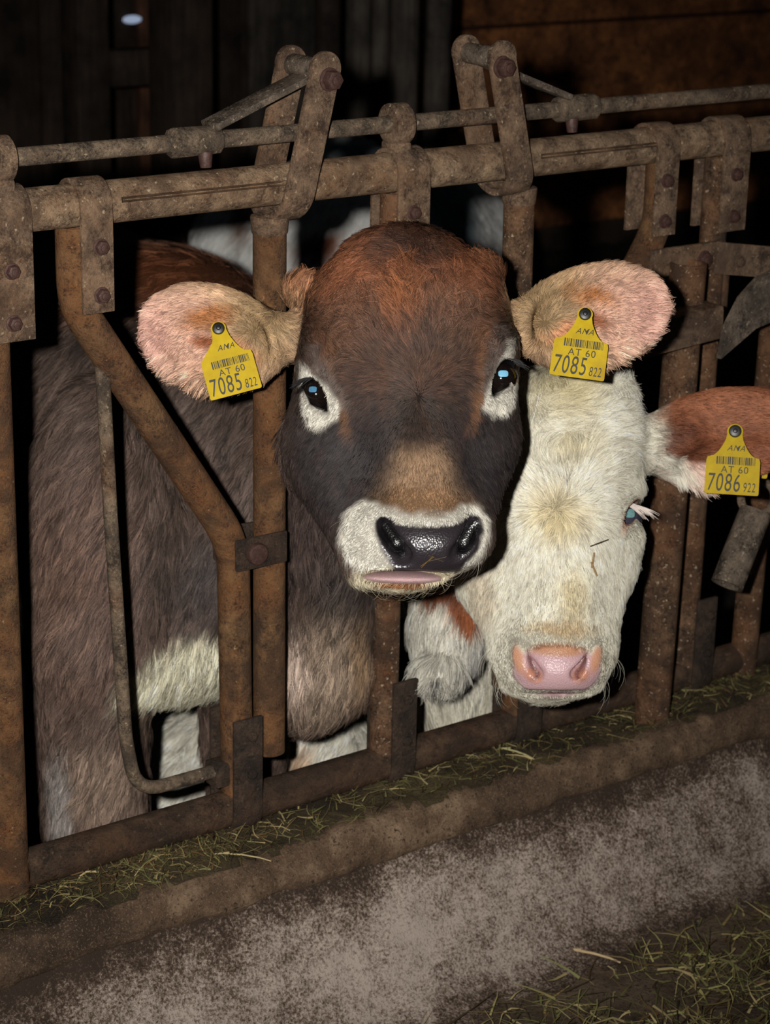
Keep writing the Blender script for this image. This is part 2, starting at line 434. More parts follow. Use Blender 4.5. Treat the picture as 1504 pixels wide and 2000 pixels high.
    def fur(s, root, mat, n, dens, name='coat', seed=1, npt=5, rad=0.00030, lift=0.42, clump=0.5, lbase=45, vis=None, clump_px=13.0, tint=None, per=5, tuft=0.8, gvar=0.30):
        rng = np.random.default_rng(seed)
        V, F = s.V, s.F; T = np.concatenate([F[:, [0, 1, 2]], F[:, [0, 2, 3]]])
        a, b, c = V[T[:, 0]], V[T[:, 1]], V[T[:, 2]]
        N = np.cross(b - a, c - a); A = np.linalg.norm(N, axis=1) / 2; N = N / np.maximum(2 * A, 1e-9)[:, None]
        vn = np.zeros_like(V)
        for j in range(3): np.add.at(vn, T[:, j], N * A[:, None])
        vn /= np.maximum(np.linalg.norm(vn, axis=1), 1e-9)[:, None]; s.vn = vn
        ctr = (a + b + c) / 3
        w = A * np.clip(s.evalp(dens, ctr, 1.0, 1), 0, None)
        if vis: w = w * vis(ctr, N)
        pick = rng.choice(len(T), n, p=w / w.sum())
        r1, r2 = np.sqrt(rng.random(n)), rng.random(n)
        bc = np.stack([1 - r1, r1 * (1 - r2), r1 * r2], 1)
        P = (V[T[pick]] * bc[:, :, None]).sum(1); Nn = (vn[T[pick]] * bc[:, :, None]).sum(1); Nn /= np.linalg.norm(Nn, axis=1)[:, None]
        L = np.clip(s.evalp(s.lenp, P, lbase, 1), 1.0, None)
        # flow
        D = np.zeros_like(P); D[:, 1] = -0.15
        for kind, c0, r0, vec, wt in s.flow:
            R = P - c0; g = wt * np.exp(-((R / r0) ** 2).sum(1))
            if kind == 'dir': D += g[:, None] * vec
            else: D += g[:, None] * vec * R / (np.linalg.norm(R, axis=1)[:, None] + 8)
        cell = np.floor(P / clump_px + np.stack([vnoise(P, 0.05, 70 + i) for i in range(3)], 1) * 0.6).astype(np.int64)
        hsh = (cell[:, 0] * 73856093 ^ cell[:, 1] * 19349663 ^ cell[:, 2] * 83492791) & 0xffffff
        cr = np.random.default_rng(99).random((4096, 4))[hsh % 4096]
        wig = (cr[:, :3] - 0.5) * clump * 0.5 + np.stack([vnoise(P, 0.022, 20 + i) for i in range(3)], 1) * 0.30 + np.stack([vnoise(P, 0.07, 30 + i) for i in range(3)], 1) * clump * 0.55
        D = D / (np.linalg.norm(D, axis=1)[:, None] + 1e-6) + wig + rng.normal(0, 0.13, P.shape)
        Tn = D - Nn * (D * Nn).sum(1)[:, None]; Tn /= np.linalg.norm(Tn, axis=1)[:, None] + 1e-6
        L = L * rng.uniform(0.65, 1.15, n) * (1 + 0.25 * vnoise(P, 0.05, 44))
        col = s.colors(P); val = (1 + 0.20 * rng.normal(0, 1, n) + 0.22 * vnoise(P, 0.10, 50) + 0.14 * vnoise(P * np.array([1, 0.5, 1]), 0.03, 51)); val = np.clip(val, 0.35, 1.75)
        val = val * (0.88 + 0.24 * cr[:, 3])
        if tint is not None:
            tm = sstep(0.15, 0.6, vnoise(P * np.array([1.4, 0.5, 1]), 0.055, 80) * 0.6 + rng.normal(0, 0.32, n)) * s.evalp(tint[1], P, tint[2], 1)
            lum = col.mean(1); tm = tm * (1 - sstep(0.10, 0.22, lum)); col = col * (1 - tm[:, None]) + np.array(tint[0]) * tm[:, None]
        col = col * val[:, None]
        t = np.linspace(0, 1, npt)
        lf = lift * rng.uniform(0.7, 1.3, n)
        pts = np.zeros((n, npt, 3)); cur = P - Nn * 1.0
        pts[:, 0] = cur
        curl = rng.normal(0, 0.16, P.shape)
        for i in range(1, npt):
            x = t[i]; d = Tn * (0.75 + 0.5 * x) + Nn * (lf * (1.25 - 1.5 * x))[:, None] + curl * x + np.array([0, -0.12 * x, 0])
            d /= np.linalg.norm(d, axis=1)[:, None]; cur = cur + d * (L / (npt - 1))[:, None]; pts[:, i] = cur
        if per:                                             # tufts: strands lean together with their nearest guide
            ng = max(8, n // per); gi = np.arange(ng); kd = KDTree(ng)
            for q in range(ng): kd.insert(P[q], q)
            kd.balance(); near = np.array([kd.find(p)[1] for p in P.tolist()])
            lw = sstep(10, 38, L); pull = (t ** 1.3 * tuft)[None, :, None] * (0.25 + 0.75 * lw)[:, None, None]
            rel = pts - pts[:, :1]; grel = rel[near]; scale = (L / L[near])[:, None, None]
            tgt = P[near][:, None, :] + grel * scale
            dist = np.linalg.norm(P - P[near], axis=1); ok = (dist < 26)[:, None, None]
            pts = np.where(ok, pts * (1 - pull) + tgt * pull, pts)
            gv = np.clip(rng.normal(0.0, 1.0, ng), -2, 2.4)[near] * (0.05 + gvar * lw); col = col * np.clip(1 + gv, 0.35, 1.9)[:, None]
        Wp = s.W(pts.reshape(-1, 3))
        hc = bpy.data.hair_curves.new(name); hc.add_curves([npt] * n)
        hc.attributes['position'].data.foreach_set('vector', Wp.astype(np.float32).ravel())
        ra = hc.attributes.get('radius') or hc.attributes.new('radius', 'FLOAT', 'POINT')
        prof = np.array([1.0, 1.0, 0.85, 0.6, 0.2]) if npt == 5 else np.linspace(1, 0.25, npt)
        ra.data.foreach_set('value', (np.tile(prof, n) * rad * np.repeat(rng.uniform(0.8, 1.25, n) * (0.62 + 0.38 * sstep(8, 34, L)), npt)).astype(np.float32))
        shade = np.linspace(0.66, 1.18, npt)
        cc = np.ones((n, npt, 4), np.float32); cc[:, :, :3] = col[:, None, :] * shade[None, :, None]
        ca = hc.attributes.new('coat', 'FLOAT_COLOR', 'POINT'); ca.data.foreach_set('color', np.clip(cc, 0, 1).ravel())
        na = hc.attributes.new('skin_normal', 'FLOAT_VECTOR', 'POINT'); na.data.foreach_set('vector', np.repeat(Nn @ s.B, npt, axis=0).astype(np.float32).ravel())
        hc.materials.append(mat)
        o = bpy.data.objects.new(name, hc); COL.objects.link(o); o.parent = root; o.matrix_parent_inverse = Matrix.Translation(-Vector(root.location))
        return o

def coat_mats():
    t = NT('hide'); a = t.N.new('ShaderNodeAttribute'); a.attribute_name = 'coat'
    w = t.N.new('ShaderNodeAttribute'); w.attribute_name = 'wet'
    n = t.noise(900, 3, 0.6)
    v = t.N.new('ShaderNodeTexVoronoi'); v.inputs['Scale'].default_value = 420; t.L.new(t.tc.outputs['Object'], v.inputs['Vector'])
    t.color(t.mix(1.0, a.outputs['Color'], t.ramp(n, [(0.3, (0.72,) * 3), (0.7, (1, 1, 1))]), 'MULTIPLY'))
    rg = t.ramp(w.outputs['Fac'], [(0, (0.75,) * 3), (1, (0.30,) * 3)])
    b = t.bump(v.outputs['Distance'], 0.35, 0.0012)
    hide = t.set(rg, 0, 0.5)
    sp = t.math('MULTIPLY_ADD', w.outputs['Fac'], 0.6); sp.node.inputs[2].default_value = 0.08
    t.L.new(sp, t.b.inputs['Specular IOR Level'])
    t = NT('fur'); a = t.N.new('ShaderNodeAttribute'); a.attribute_name = 'coat'
    nn = t.N.new('ShaderNodeAttribute'); nn.attribute_name = 'skin_normal'
    g = t.N.new('ShaderNodeNewGeometry')
    mixn = t.N.new('ShaderNodeMix'); mixn.data_type = 'VECTOR'; mixn.inputs[0].default_value = 0.62
    t.L.new(g.outputs['Normal'], mixn.inputs[4]); t.L.new(nn.outputs['Vector'], mixn.inputs[5])
    nrm = t.N.new('ShaderNodeVectorMath'); nrm.operation = 'NORMALIZE'; t.L.new(mixn.outputs[1], nrm.inputs[0])
    t.L.new(nrm.outputs[0], t.b.inputs['Normal'])
    t.color(a.outputs['Color']); fur = t.set(0.55, 0, 0.22)
    return hide, fur
M['hide'], M['fur'] = coat_mats()
M['eye'] = flat('eye_dark', (22, 16, 14), 0.08, 0, 0.6, 0.3, 300)
M['pupil'] = flat('eyeshine_blue', (122, 186, 218), 0.25, 0, 0.6, 0.12, 500)  # blue flash eyeshine painted as the pupil's colour
M['tongue'] = flat('wet_pink', (206, 168, 168), 0.16, 0, 0.7, 0.12, 700, 0.8)
M['lash'] = flat('lash', (16, 13, 12), 0.6)
def g(c, f=1.0):
    return np.array(lin(c)) * f
def ellip(name, A, px, py, d, rx, ry, rd, mat, parent, rot=0, seg=32, Z=None):
    bm = bmesh.new(); bmesh.ops.create_uvsphere(bm, u_segments=seg, v_segments=seg // 2, radius=1)
    c = A.L(px, py, d, Z); R = Matrix.Rotation(math.radians(rot), 3, 'Z')
    for v in bm.verts:
        q = np.array(R @ Vector((v.co.x * rx, v.co.y * ry, v.co.z * rd))) + c; v.co = Vector(A.W(q))
    return from_bm(name, bm, mat, parent, True)
# ------------------------------------------------------------------ feed barrier
ZT, ZB, ZR = 1.085, 0.258, 1.146        # top rail, bottom rail, control rod
RT, RB = 0.0252, 0.0245
XM = 1.645                               # middle post: the panel is symmetric about it
mx = lambda x: 2 * XM - x
bar = empty('feed_barrier', (XM, 0, ZB), 'rusty tubular steel feed barrier with two head openings and locking levers', 'feed barrier')

def slotted(i, a, p, r):
    x = p[0]
    ins = 1.232 < x < 1.462 or 1.868 < x < 2.125
    d = abs(((a - SLOT_A + math.pi) % (2 * math.pi)) - math.pi)
    return r - 0.016 if ins and d < 0.10 else r
# slot faces the alley, slightly below the middle of the pipe
SLOT_A = None
xs = [1.00, 1.10, 1.231, 1.2325, 1.35, 1.461, 1.4625, 1.60, 1.70, 1.867, 1.8685, 2.0, 2.124, 2.1255, 2.30, 2.62]
# ring angle 0 is +Y (into pen); 180 deg is towards the alley
SLOT_A = math.radians(180 - 12)
tube('top_rail', [(x, 0, ZT) for x in xs], RT, M['rail'], bar, n=72, rfun=slotted)
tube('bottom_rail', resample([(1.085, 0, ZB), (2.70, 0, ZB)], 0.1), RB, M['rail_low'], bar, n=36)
tube('control_rod', resample([(0.98, 0, ZR), (2.70, 0, ZR)], 0.1), 0.0108, M['rod'], bar, n=20)

def u_clamp(x, w, zend, top, mat, parent, th=0.006, gap=0.0285, zc=ZT, name='clamp'):
    """strap bent round a rail: two flanges and a half ring"""
    s = 1 if top else -1
    path = [(x, -gap, zend)]
    path += [(x, -gap, zc + (zend - zc) * k) for k in (0.6, 0.3)]
    for k in range(0, 13):
        a = math.pi * k / 12
        path.append((x, -gap * math.cos(a), zc + s * gap * 1.02 * math.sin(a)))
    path += [(x, gap, zc + (zend - zc) * k) for k in (0.3, 0.6)]
    path += [(x, gap, zend)]
    return strap_mesh(name, path, w, th, mat, parent)
def bolts(x, zs, parent, w=-0.0315, r=0.0095, h=0.007, mat=None):
    for i, z in enumerate(zs):
        hexbolt('bolt', (x, w, z), (0, -1, 0), r, h, mat or M['bolt'], parent, 0.3 + i * 1.1 + x * 7)
def rod_ring(x, parent):
    bm = bmesh.new(); rows = []
    n = 32
    prof = [(-0.014, 0.0115), (-0.014, 0.022), (-0.011, 0.0262), (0.011, 0.0262), (0.014, 0.022), (0.014, 0.0115)]
    for k in range(n):
        a = 2 * math.pi * k / n
        rows.append([bm.verts.new((x + px, r * math.sin(a), ZR + r * math.cos(a))) for px, r in prof])
    for i in range(n):
        a, b = rows[i], rows[(i + 1) % n]
        for k in range(len(prof)):
            k2 = (k + 1) % len(prof); bm.faces.new((a[k], a[k2], b[k2], b[k]))
    box_bm(bm, (x, 0, ZR - 0.031), (0.024, 0.034, 0.018), None, 0.003)
    return auto_smooth(from_bm('rod_ring', bm, M['clamp'], parent))

# posts with strap clamps on the top rail
for x, ring, zlow in ((1.068, True, 0.215), (XM, True, ZB), (mx(1.068), False, ZB)):
    tube('post', resample([(x, 0, ZT - 0.026), (x, 0, zlow)], 0.08), 0.0195 if x > 1.1 else 0.0235, M['rust_tube'] if x < 1.1 else M['post_far'], bar, n=32)
    zend = 0.942 if x < 1.2 else 0.955
    cl = u_clamp(x + 0.008, 0.05 if x > 1.1 else 0.072, zend, True, M['clamp'], bar)
    bolts(x + (0.016 if x < 1.1 else 0.006), (zend + 0.022, zend + 0.082), cl, r=0.0085)
    if ring: rod_ring(x + (0.0 if x > 1.1 else 0.020), cl)
    if x > 1.1:
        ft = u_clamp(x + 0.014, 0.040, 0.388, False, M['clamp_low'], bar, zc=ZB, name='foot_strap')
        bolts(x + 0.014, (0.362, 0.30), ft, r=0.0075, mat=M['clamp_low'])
def head_gate(m, sgn):
    # bent tube: straight under the clamp, diagonal to the pivot, then down to the bottom rail
    pts = [(m(1.180), 0, ZT - 0.024), (m(1.180), 0, 0.968), (m(1.398), 0, 0.632), (m(1.404), 0, ZB + 0.02)]
    tube('bent_tube', resample(fillet(pts, [0.10, 0.14], 10), 0.05), 0.0213, M['rust_tube'], bar, n=32)
    cl = u_clamp(m(1.195), 0.041, 0.962, True, M['clamp'], bar)
    bolts(m(1.198), (0.983, 1.040), cl, r=0.0088)
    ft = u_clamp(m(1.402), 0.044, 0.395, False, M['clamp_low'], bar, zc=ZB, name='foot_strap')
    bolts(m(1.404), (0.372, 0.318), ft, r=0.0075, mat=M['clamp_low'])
    # thin hooked guard rod
    g = [(m(1.213), 0.0, 0.925), (m(1.221), 0, 0.705), (m(1.236), 0, 0.40), (m(1.250), 0, 0.318), (m(1.385), 0, 0.318)]
    tube('guard_rod', resample(fillet(g, [0.3, 0.3, 0.05], 8), 0.05), 0.0088, M['rod'], bar, n=18)
    box('guard_rod_socket', (m(1.379), 0.004, 0.312), (0.03, 0.03, 0.034), M['clamp_low'], bar, bev=0.004)
    # swinging lever: yoke astride the top rail, tube hanging from it
    zk = 1.044
    def lean(p):
        return np.array([sgn * (p[2] - zk) * 0.245, 0, 0]) if p[2] > zk else np.zeros(3)
    gap = 0.037
    path = [(m(1.463), -gap, 1.226), (m(1.463), -gap, 1.19), (m(1.463), -gap, 1.14), (m(1.463), -gap, 1.09)]
    for k in range(0, 13):
        a = math.pi * k / 12
        path.append((m(1.463), -gap * math.cos(a), zk + 0.034 - 0.034 * math.sin(a)))
    path += [(m(1.463), gap, z) for z in (1.09, 1.14, 1.19, 1.226)]
    yk = strap_mesh('lever_yoke', path, [0.0425] * len(path), 0.0095, M['clamp'], bar, shift=lean, bev=0.002)
    px = m(1.463) + sgn * (1.224 - zk) * 0.245
    for w in (-gap, gap):
        cyl('yoke_eye', (px, w - 0.0049, 1.226), (px, w + 0.0049, 1.226), 0.0215, M['clamp'], yk, 28, bev=0.002)
    cyl('pivot_sleeve', (px, -gap + 0.004, 1.224), (px, gap - 0.004, 1.224), 0.0135, M['bare'], yk, 24)
    hexbolt('pivot_bolt', (px + sgn * 0.003, -gap - 0.004, 1.214), (0, -1, 0), 0.0125, 0.013, M['bolt'], yk, 0.5)
    lx = 0.0 if sgn > 0 else 0.015
    mt = tube('lever_tube', resample([(m(1.4525) + lx, 0, 1.036), (m(1.4545) + lx * 1.9, 0, 0.325)], 0.06), 0.0210, M['rust_tube'] if sgn > 0 else M['post_far'], bar, n=32)
    cyl('weld_collar', (m(1.4525) + lx, 0, 1.048), (m(1.4525) + lx, 0, 1.024), 0.0245, M['clamp'], mt, 28, 0.0225, 0.003)
    # hinge bracket between bent tube and lever tube
    br = box('hinge_bracket', (m(1.424), -0.026, 0.622), (0.078, 0.0065, 0.043), M['clamp_low'], bar, bev=0.003)
    box('hinge_bracket_back', (m(1.424), 0.026, 0.622), (0.078, 0.0065, 0.043), M['clamp_low'], br, bev=0.003)
    cyl('hinge_bolt', (m(1.414), -0.028, 0.622), (m(1.414), -0.0375, 0.622), 0.0148, M['bolt'], br, 28, 0.0138, 0.002)
    # sleeve on the control rod and flat link up to the yoke
    x0, x1 = m(1.312), m(1.378)
    sl = cyl('rod_sleeve', (x0, 0, ZR), (x1, 0, ZR), 0.0185, M['rod'], bar, 10, 0.0175, 0.003)
    cyl('set_screw', (m(1.356), -0.006, ZR - 0.012), (m(1.356), -0.008, ZR - 0.031), 0.0095, M['bolt'], sl, 10, 0.007)
    a, b = np.array([m(1.366), 0, ZR + 0.017]), np.array([px - sgn * 0.006, 0, 1.213])
    strap_mesh('link_bar', resample([a, b], 0.05), 0.036, 0.0085, M['bare'], bar, axis=(0, 1, 0))
head_gate(lambda x: x, 1)
head_gate(mx, -1)

# ---- gate hardware where the next bay begins
gate = bar
tube('support_post', resample([(2.122, -0.055, 0.925), (2.104, -0.058, 0.215)], 0.06), 0.0262, M['post_far'], gate, n=32)
pl = box('hinge_plate', (2.135, -0.034, 0.925), (0.135, 0.008, 0.040), M['clamp'], gate, bev=0.002)
hexbolt('bolt', (2.168, -0.039, 0.922), (0, -1, 0), 0.0115, 0.007, M['bolt'], pl, 0.2)
strap_mesh('flat_bar', resample([(2.195, -0.036, 0.921), (2.30, -0.038, 0.904), (2.62, -0.05, 0.868)], 0.05), 0.007, 0.046, M['clamp'], gate, axis=(0, 1, 0))
hexbolt('bolt', (2.236, -0.043, 0.912), (0, -1, 0), 0.008, 0.005, M['clamp'], gate, 0.9)
tube('gate_upright', resample([(2.238, 0.0, 0.905), (2.238, 0, 0.80)], 0.05), 0.017, M['post_far'], gate, n=24)
# square bar standing off towards the alley, with a bent latch plate
bm = bmesh.new(); box_bm(bm, (2.055, -0.085, 0.842), (0.185, 0.046, 0.049), Matrix.Rotation(-0.06, 3, 'Y'), 0.004)
sq = auto_smooth(from_bm('square_bar', bm, M['clamp'], gate))
bm = bmesh.new()
poly = [(2.128, 0.800), (2.205, 0.832), (2.262, 0.842), (2.262, 0.918), (2.205, 0.905), (2.172, 0.880), (2.140, 0.845)]
fr = [bm.verts.new((x, -0.115 - 0.25 * (2.17 - x) * (x < 2.17), z)) for x, z in poly]; f = bm.faces.new(fr)
ext = bmesh.ops.extrude_face_region(bm, geom=[f]); bmesh.ops.translate(bm, verts=[v for v in ext['geom'] if isinstance(v, bmesh.types.BMVert)], vec=(0, 0.010, 0))
auto_smooth(from_bm('latch_plate', bm, M['bare'], gate))
tube('gate_post', resample([(2.355, -0.01, 0.86), (2.345, -0.01, 0.23)], 0.06), 0.021, M['post_far'], gate, n=28)
# loose locking pipe hanging from a ring on the gate
hp = empty('hanging_pipe', at(1395, 1140, 3.05), 'short grey pipe hanging tilted from a ring below the yellow tag', 'pipe')
tube('pipe', [at(1420, 1143, 3.05), at(1448, 1070, 3.06), at(1476, 1000, 3.07)], 0.0235, M['bare'], hp, n=28)
bm = bmesh.new()
rc = at(1480, 972, 3.07)
ringv = []
for k in range(28):
    a = 2 * math.pi * k / 28
    ringv.append(rc + 0.024 * (math.cos(a) * (RW @ np.array([1, 0, 0])) + math.sin(a) * (RW @ np.array([0, 1, 0.2]))))
ringv.append(ringv[0]); ringv.append(ringv[1])
tube('hanger_ring', ringv, 0.006, M['rod'], hp, n=12, cap=False)
# ------------------------------------------------------------------ curb, floor, pen, barn walls
def grid_surface(name, prof, x0, x1, nx, amp, mat, seed, kind='structure'):
    """profile (y, z) swept along X with uneven relief"""
    pr = np.array(resample([(0, a, b) for a, b in prof], 0.012))[:, 1:]
    X = np.linspace(x0, x1, nx); P = np.zeros((nx, len(pr), 3)); P[:, :, 0] = X[:, None]; P[:, :, 1:] = pr[None]
    Q = P.reshape(-1, 3)
    tn = np.gradient(pr, axis=0); nn = np.stack([-tn[:, 1], tn[:, 0]], 1); nn /= np.linalg.norm(nn, axis=1)[:, None]
    h = (vnoise(Q, 14, seed) * 0.5 + vnoise(Q, 40, seed + 1) * 0.3 + vnoise(Q, 110, seed + 2) * 0.2) * amp
    N3 = np.tile(np.concatenate([np.zeros((len(pr), 1)), nn], 1), (nx, 1)); Q = Q + N3 * h[:, None]
    m = len(pr); F = [(i * m + j, i * m + j + 1, (i + 1) * m + j + 1, (i + 1) * m + j) for i in range(nx - 1) for j in range(m - 1)]
    o = link_mesh(name, mesh_from(name, Q, F), mat); tag(o, kind=kind); return o
def concrete(name, light, mid, dark, thr, grain=160, bump=0.5):
    t = NT(name); big = t.noise(5, 5, 0.6); med = t.noise(24, 6, 0.68); fine = t.noise(grain, 5, 0.72); vf = t.noise(420, 3, 0.6)
    f = t.math('ADD', t.math('MULTIPLY', big, 0.42), t.math('ADD', t.math('MULTIPLY', med, 0.33), t.math('MULTIPLY', fine, 0.25)))
    c = t.ramp(f, [(thr - 0.10, lin(dark)), (thr, lin(mid)), (thr + 0.09, lin(light))])
    c = t.mix(t.ramp(fine, BW(0.50, 0.64)), c, lin(dark)); c = t.mix(t.math('MULTIPLY', t.ramp(vf, BW(0.55, 0.7)), 0.55), c, lin(light))
    t.color(c); t.bump(t.math('ADD', fine, t.math('MULTIPLY', med, 1.2)), bump, 0.006); return t.set(0.85, 0, 0.3)
def stained_face():
    t = NT('stained_concrete'); big = t.noise(3.2, 5, 0.6); med = t.noise(15, 6, 0.7); sp = t.noise(260, 4, 0.78); sp2 = t.noise(75, 5, 0.7)
    sep = t.N.new('ShaderNodeSeparateXYZ'); t.L.new(t.tc.outputs['Object'], sep.inputs[0])
    z = sep.outputs['Z']
    # dirt: splashed and rubbed along the upper edge, less on the body of the face, some again at the foot
    zr = t.ramp(t.math('MULTIPLY', z, 5.0), [(0.0, (0.62,) * 3), (0.12, (0.36,) * 3), (0.45, (0.30,) * 3), (0.68, (0.46,) * 3), (0.90, (0.95,) * 3)])
    dm = t.math('ADD', zr, t.math('ADD', t.math('MULTIPLY', t.math('SUBTRACT', big, 0.5), 1.5), t.math('MULTIPLY', t.math('SUBTRACT', med, 0.5), 1.1)))
    f = t.math('ADD', dm, t.math('ADD', t.math('MULTIPLY', t.math('SUBTRACT', sp, 0.5), 2.3), t.math('MULTIPLY', t.math('SUBTRACT', sp2, 0.5), 0.9)))
    c = t.ramp(f, [(0.05, lin((182, 166, 154))), (0.38, lin((136, 120, 108))), (0.58, lin((92, 75, 62))), (0.85, lin((54, 42, 33)))])
    t.color(c); t.bump(t.math('ADD', sp, t.math('MULTIPLY', med, 0.8)), 0.6, 0.005); return t.set(0.85, 0, 0.3)
M['curb_face'] = stained_face()
M['curb_lip'] = concrete('dirty_lip', (142, 118, 94), (92, 72, 55), (50, 38, 28), 0.50, 150)
M['soil'] = concrete('trodden_dirt', (120, 102, 84), (84, 70, 56), (48, 39, 30), 0.50, 140)
M['chaff'] = concrete('hay_chaff', (112, 98, 66), (76, 64, 44), (38, 30, 21), 0.50, 260, 0.9)
M['pen_floor'] = concrete('pen_litter', (60, 50, 38), (38, 31, 24), (18, 15, 12), 0.5, 90, 0.9)
grid_surface('trim_1', [(-0.300, -0.006), (-0.250, 0.004), (-0.215, 0.022), (-0.194, 0.050), (-0.106, 0.188)], 0.6, 3.3, 420, 0.008, M['curb_face'], 1)
grid_surface('trim_2', [(-0.112, 0.176), (-0.121, 0.186), (-0.113, 0.212), (-0.101, 0.231), (-0.085, 0.2335), (-0.06, 0.228)], 0.6, 3.3, 420, 0.010, M['curb_lip'], 5)
grid_surface('trim_3', [(-0.100, 0.229), (-0.085, 0.2345), (-0.04, 0.2325), (0.06, 0.228), (0.08, 0.15), (0.085, -0.1)], 0.6, 3.3, 420, 0.012, M['chaff'], 9)
def slab(name, x0, x1, y0, y1, z, mat, amp, n=140, seed=2):
    X, Y = np.meshgrid(np.linspace(x0, x1, n), np.linspace(y0, y1, n), indexing='ij'); Q = np.stack([X.ravel(), Y.ravel(), np.full(n * n, z)], 1)
    Q[:, 2] += (vnoise(Q, 6, seed) * 0.6 + vnoise(Q, 25, seed + 1) * 0.4) * amp
    F = [(i * n + j, (i + 1) * n + j, (i + 1) * n + j + 1, i * n + j + 1) for i in range(n - 1) for j in range(n - 1)]
    o = link_mesh(name, mesh_from(name, Q, F), mat); tag(o, kind='structure'); return o
slab('floor', -1.5, 4.5, -3.2, -0.19, 0.0, M['soil'], 0.008, 220)
slab('floor_pen', -1.5, 7.2, 0.07, 4.3, -0.10, M['pen_floor'], 0.03, 120, 7)

def wood(name, a, b, scale=(6, 60, 3)):
    t = NT(name); v = t.mapping(scale); n = t.noise(2.2, 7, 0.65, v, 0.6); n2 = t.noise(7, 4, 0.6)
    t.color(t.mix(t.ramp(n2, BW(0.4, 0.7)), t.ramp(n, [(0.3, lin(a)), (0.7, lin(b))]), lin(tuple(v * 0.6 for v in a)))); t.bump(n, 0.5, 0.004); return t.set(0.85, 0, 0.2)
M['wood_dark'] = wood('dark_barn_wood', (40, 32, 27), (74, 60, 50), (30, 30, 2))
M['wood_grey'] = wood('grey_barn_wood', (58, 52, 47), (96, 88, 80), (30, 30, 2))
M['wood_red'] = wood('red_brown_wood', (78, 50, 38), (118, 80, 60), (30, 30, 2))
M['wall_brown'] = concrete('brown_stained_wall', (206, 132, 76), (140, 88, 54), (56, 36, 26), 0.50, 60, 0.6)
random.seed(5)
YB = 3.9
wb = box('wall_back', (4.2, YB + 0.06, 1.0), (7.4, 0.08, 2.6), M['wood_dark'], None, bev=0); tag(wb, kind='structure')
x = 1.6
while x < 4.35:
    w = random.uniform(0.10, 0.20)
    m = random.choice(['wood_dark', 'wood_dark', 'wood_grey', 'wood_red'])
    p = box('plank', (x + w / 2, YB - random.uniform(0, 0.03), 1.0), (w - 0.012, 0.03, 2.5), M[m], None, bev=0.004)
    p.parent = wb; x += w + random.choice([0.0, 0.0, 0.03])
z = 0.0
while z < 2.1:
    h = random.uniform(0.30, 0.42)
    p = box('wall_board', (5.95, YB - 0.02, z + h / 2), (3.1, 0.05, h - 0.012), M['wall_brown'], None, bev=0.006); p.parent = wb; z += h
wr = box('wall_right', (7.55, 0.5, 1.1), (0.1, 7.4, 2.6), M['wood_dark'], None, bev=0); tag(wr, kind='structure')
wl = box('wall_left', (-1.6, 0.5, 1.1), (0.1, 7.4, 2.6), M['wood_dark'], None, bev=0); tag(wl, kind='structure')
# uprights and old pipes standing in the gloom behind the animals
def upright(px, d, w, mat, label, name, cat, group):
    p = at(px, 60, d); q = at(px, 500, d)
    o = box(name, (p[0], p[1], 1.05), (w, w, 2.3), M[mat], None, bev=0.006); tag(o, label, cat, group)
    return o
upright(352, 5.9, 0.13, 'wood_dark', 'reddish timber upright in the dark behind the left lever', 'timber_post', 'post', None)
upright(165, 5.9, 0.10, 'wood_dark', 'dark timber upright above the left end of the control rod', 'timber_post', 'post', None)
for i, (px, d, r, m) in enumerate(((700, 5.75, 0.035, 'wood_grey'), (742, 5.8, 0.026, 'wood_grey'), (790, 5.75, 0.04, 'wood_grey'), (856, 5.7, 0.035, 'wood_grey'), (640, 5.8, 0.035, 'wood_dark'))):
    p = at(px, 60, d)
    o = tube('standing_pole', [(p[0], p[1], -0.1), (p[0], p[1], 1.0), (p[0], p[1], 2.2)], r, M[m], None, n=20)
    tag(o, 'grey wooden pole in the dark between the two locking levers', 'pole', 'poles standing behind the pen')
o = box('cross_timber', at(262, 130, 5.98), (0.18, 0.07, 0.10), M['wood_dark'], None, bev=0.008); tag(o, 'short dark cross timber between the timber uprights', 'beam')
# a daylight chink high in the back wall
t = NT('daylight'); t.b.inputs['Emission Color'].default_value = (0.62, 0.75, 1.0, 1); t.b.inputs['Emission Strength'].default_value = 0.42; t.color((0.0, 0.0, 0.0)); M['day'] = t.set()
bm = bmesh.new(); bmesh.ops.create_uvsphere(bm, u_segments=20, v_segments=10, radius=1)
c = np.array(at(258, 38, 6.6))
s_ = (YB - 0.05 - CAM[1]) / (RW @ np.array([(258 - CX) / FPX, (38 - CY) / FPX, 1.0]))[1]; c = at(258, 38, s_)
for v in bm.verts: v.co = Vector(c) + Vector((v.co.x * 0.034, v.co.y * 0.012, v.co.z * 0.013))
o = from_bm('daylight_chink', bm, M['day'], None, True); o.parent = wb
wb_inv = Matrix.Identity(4)

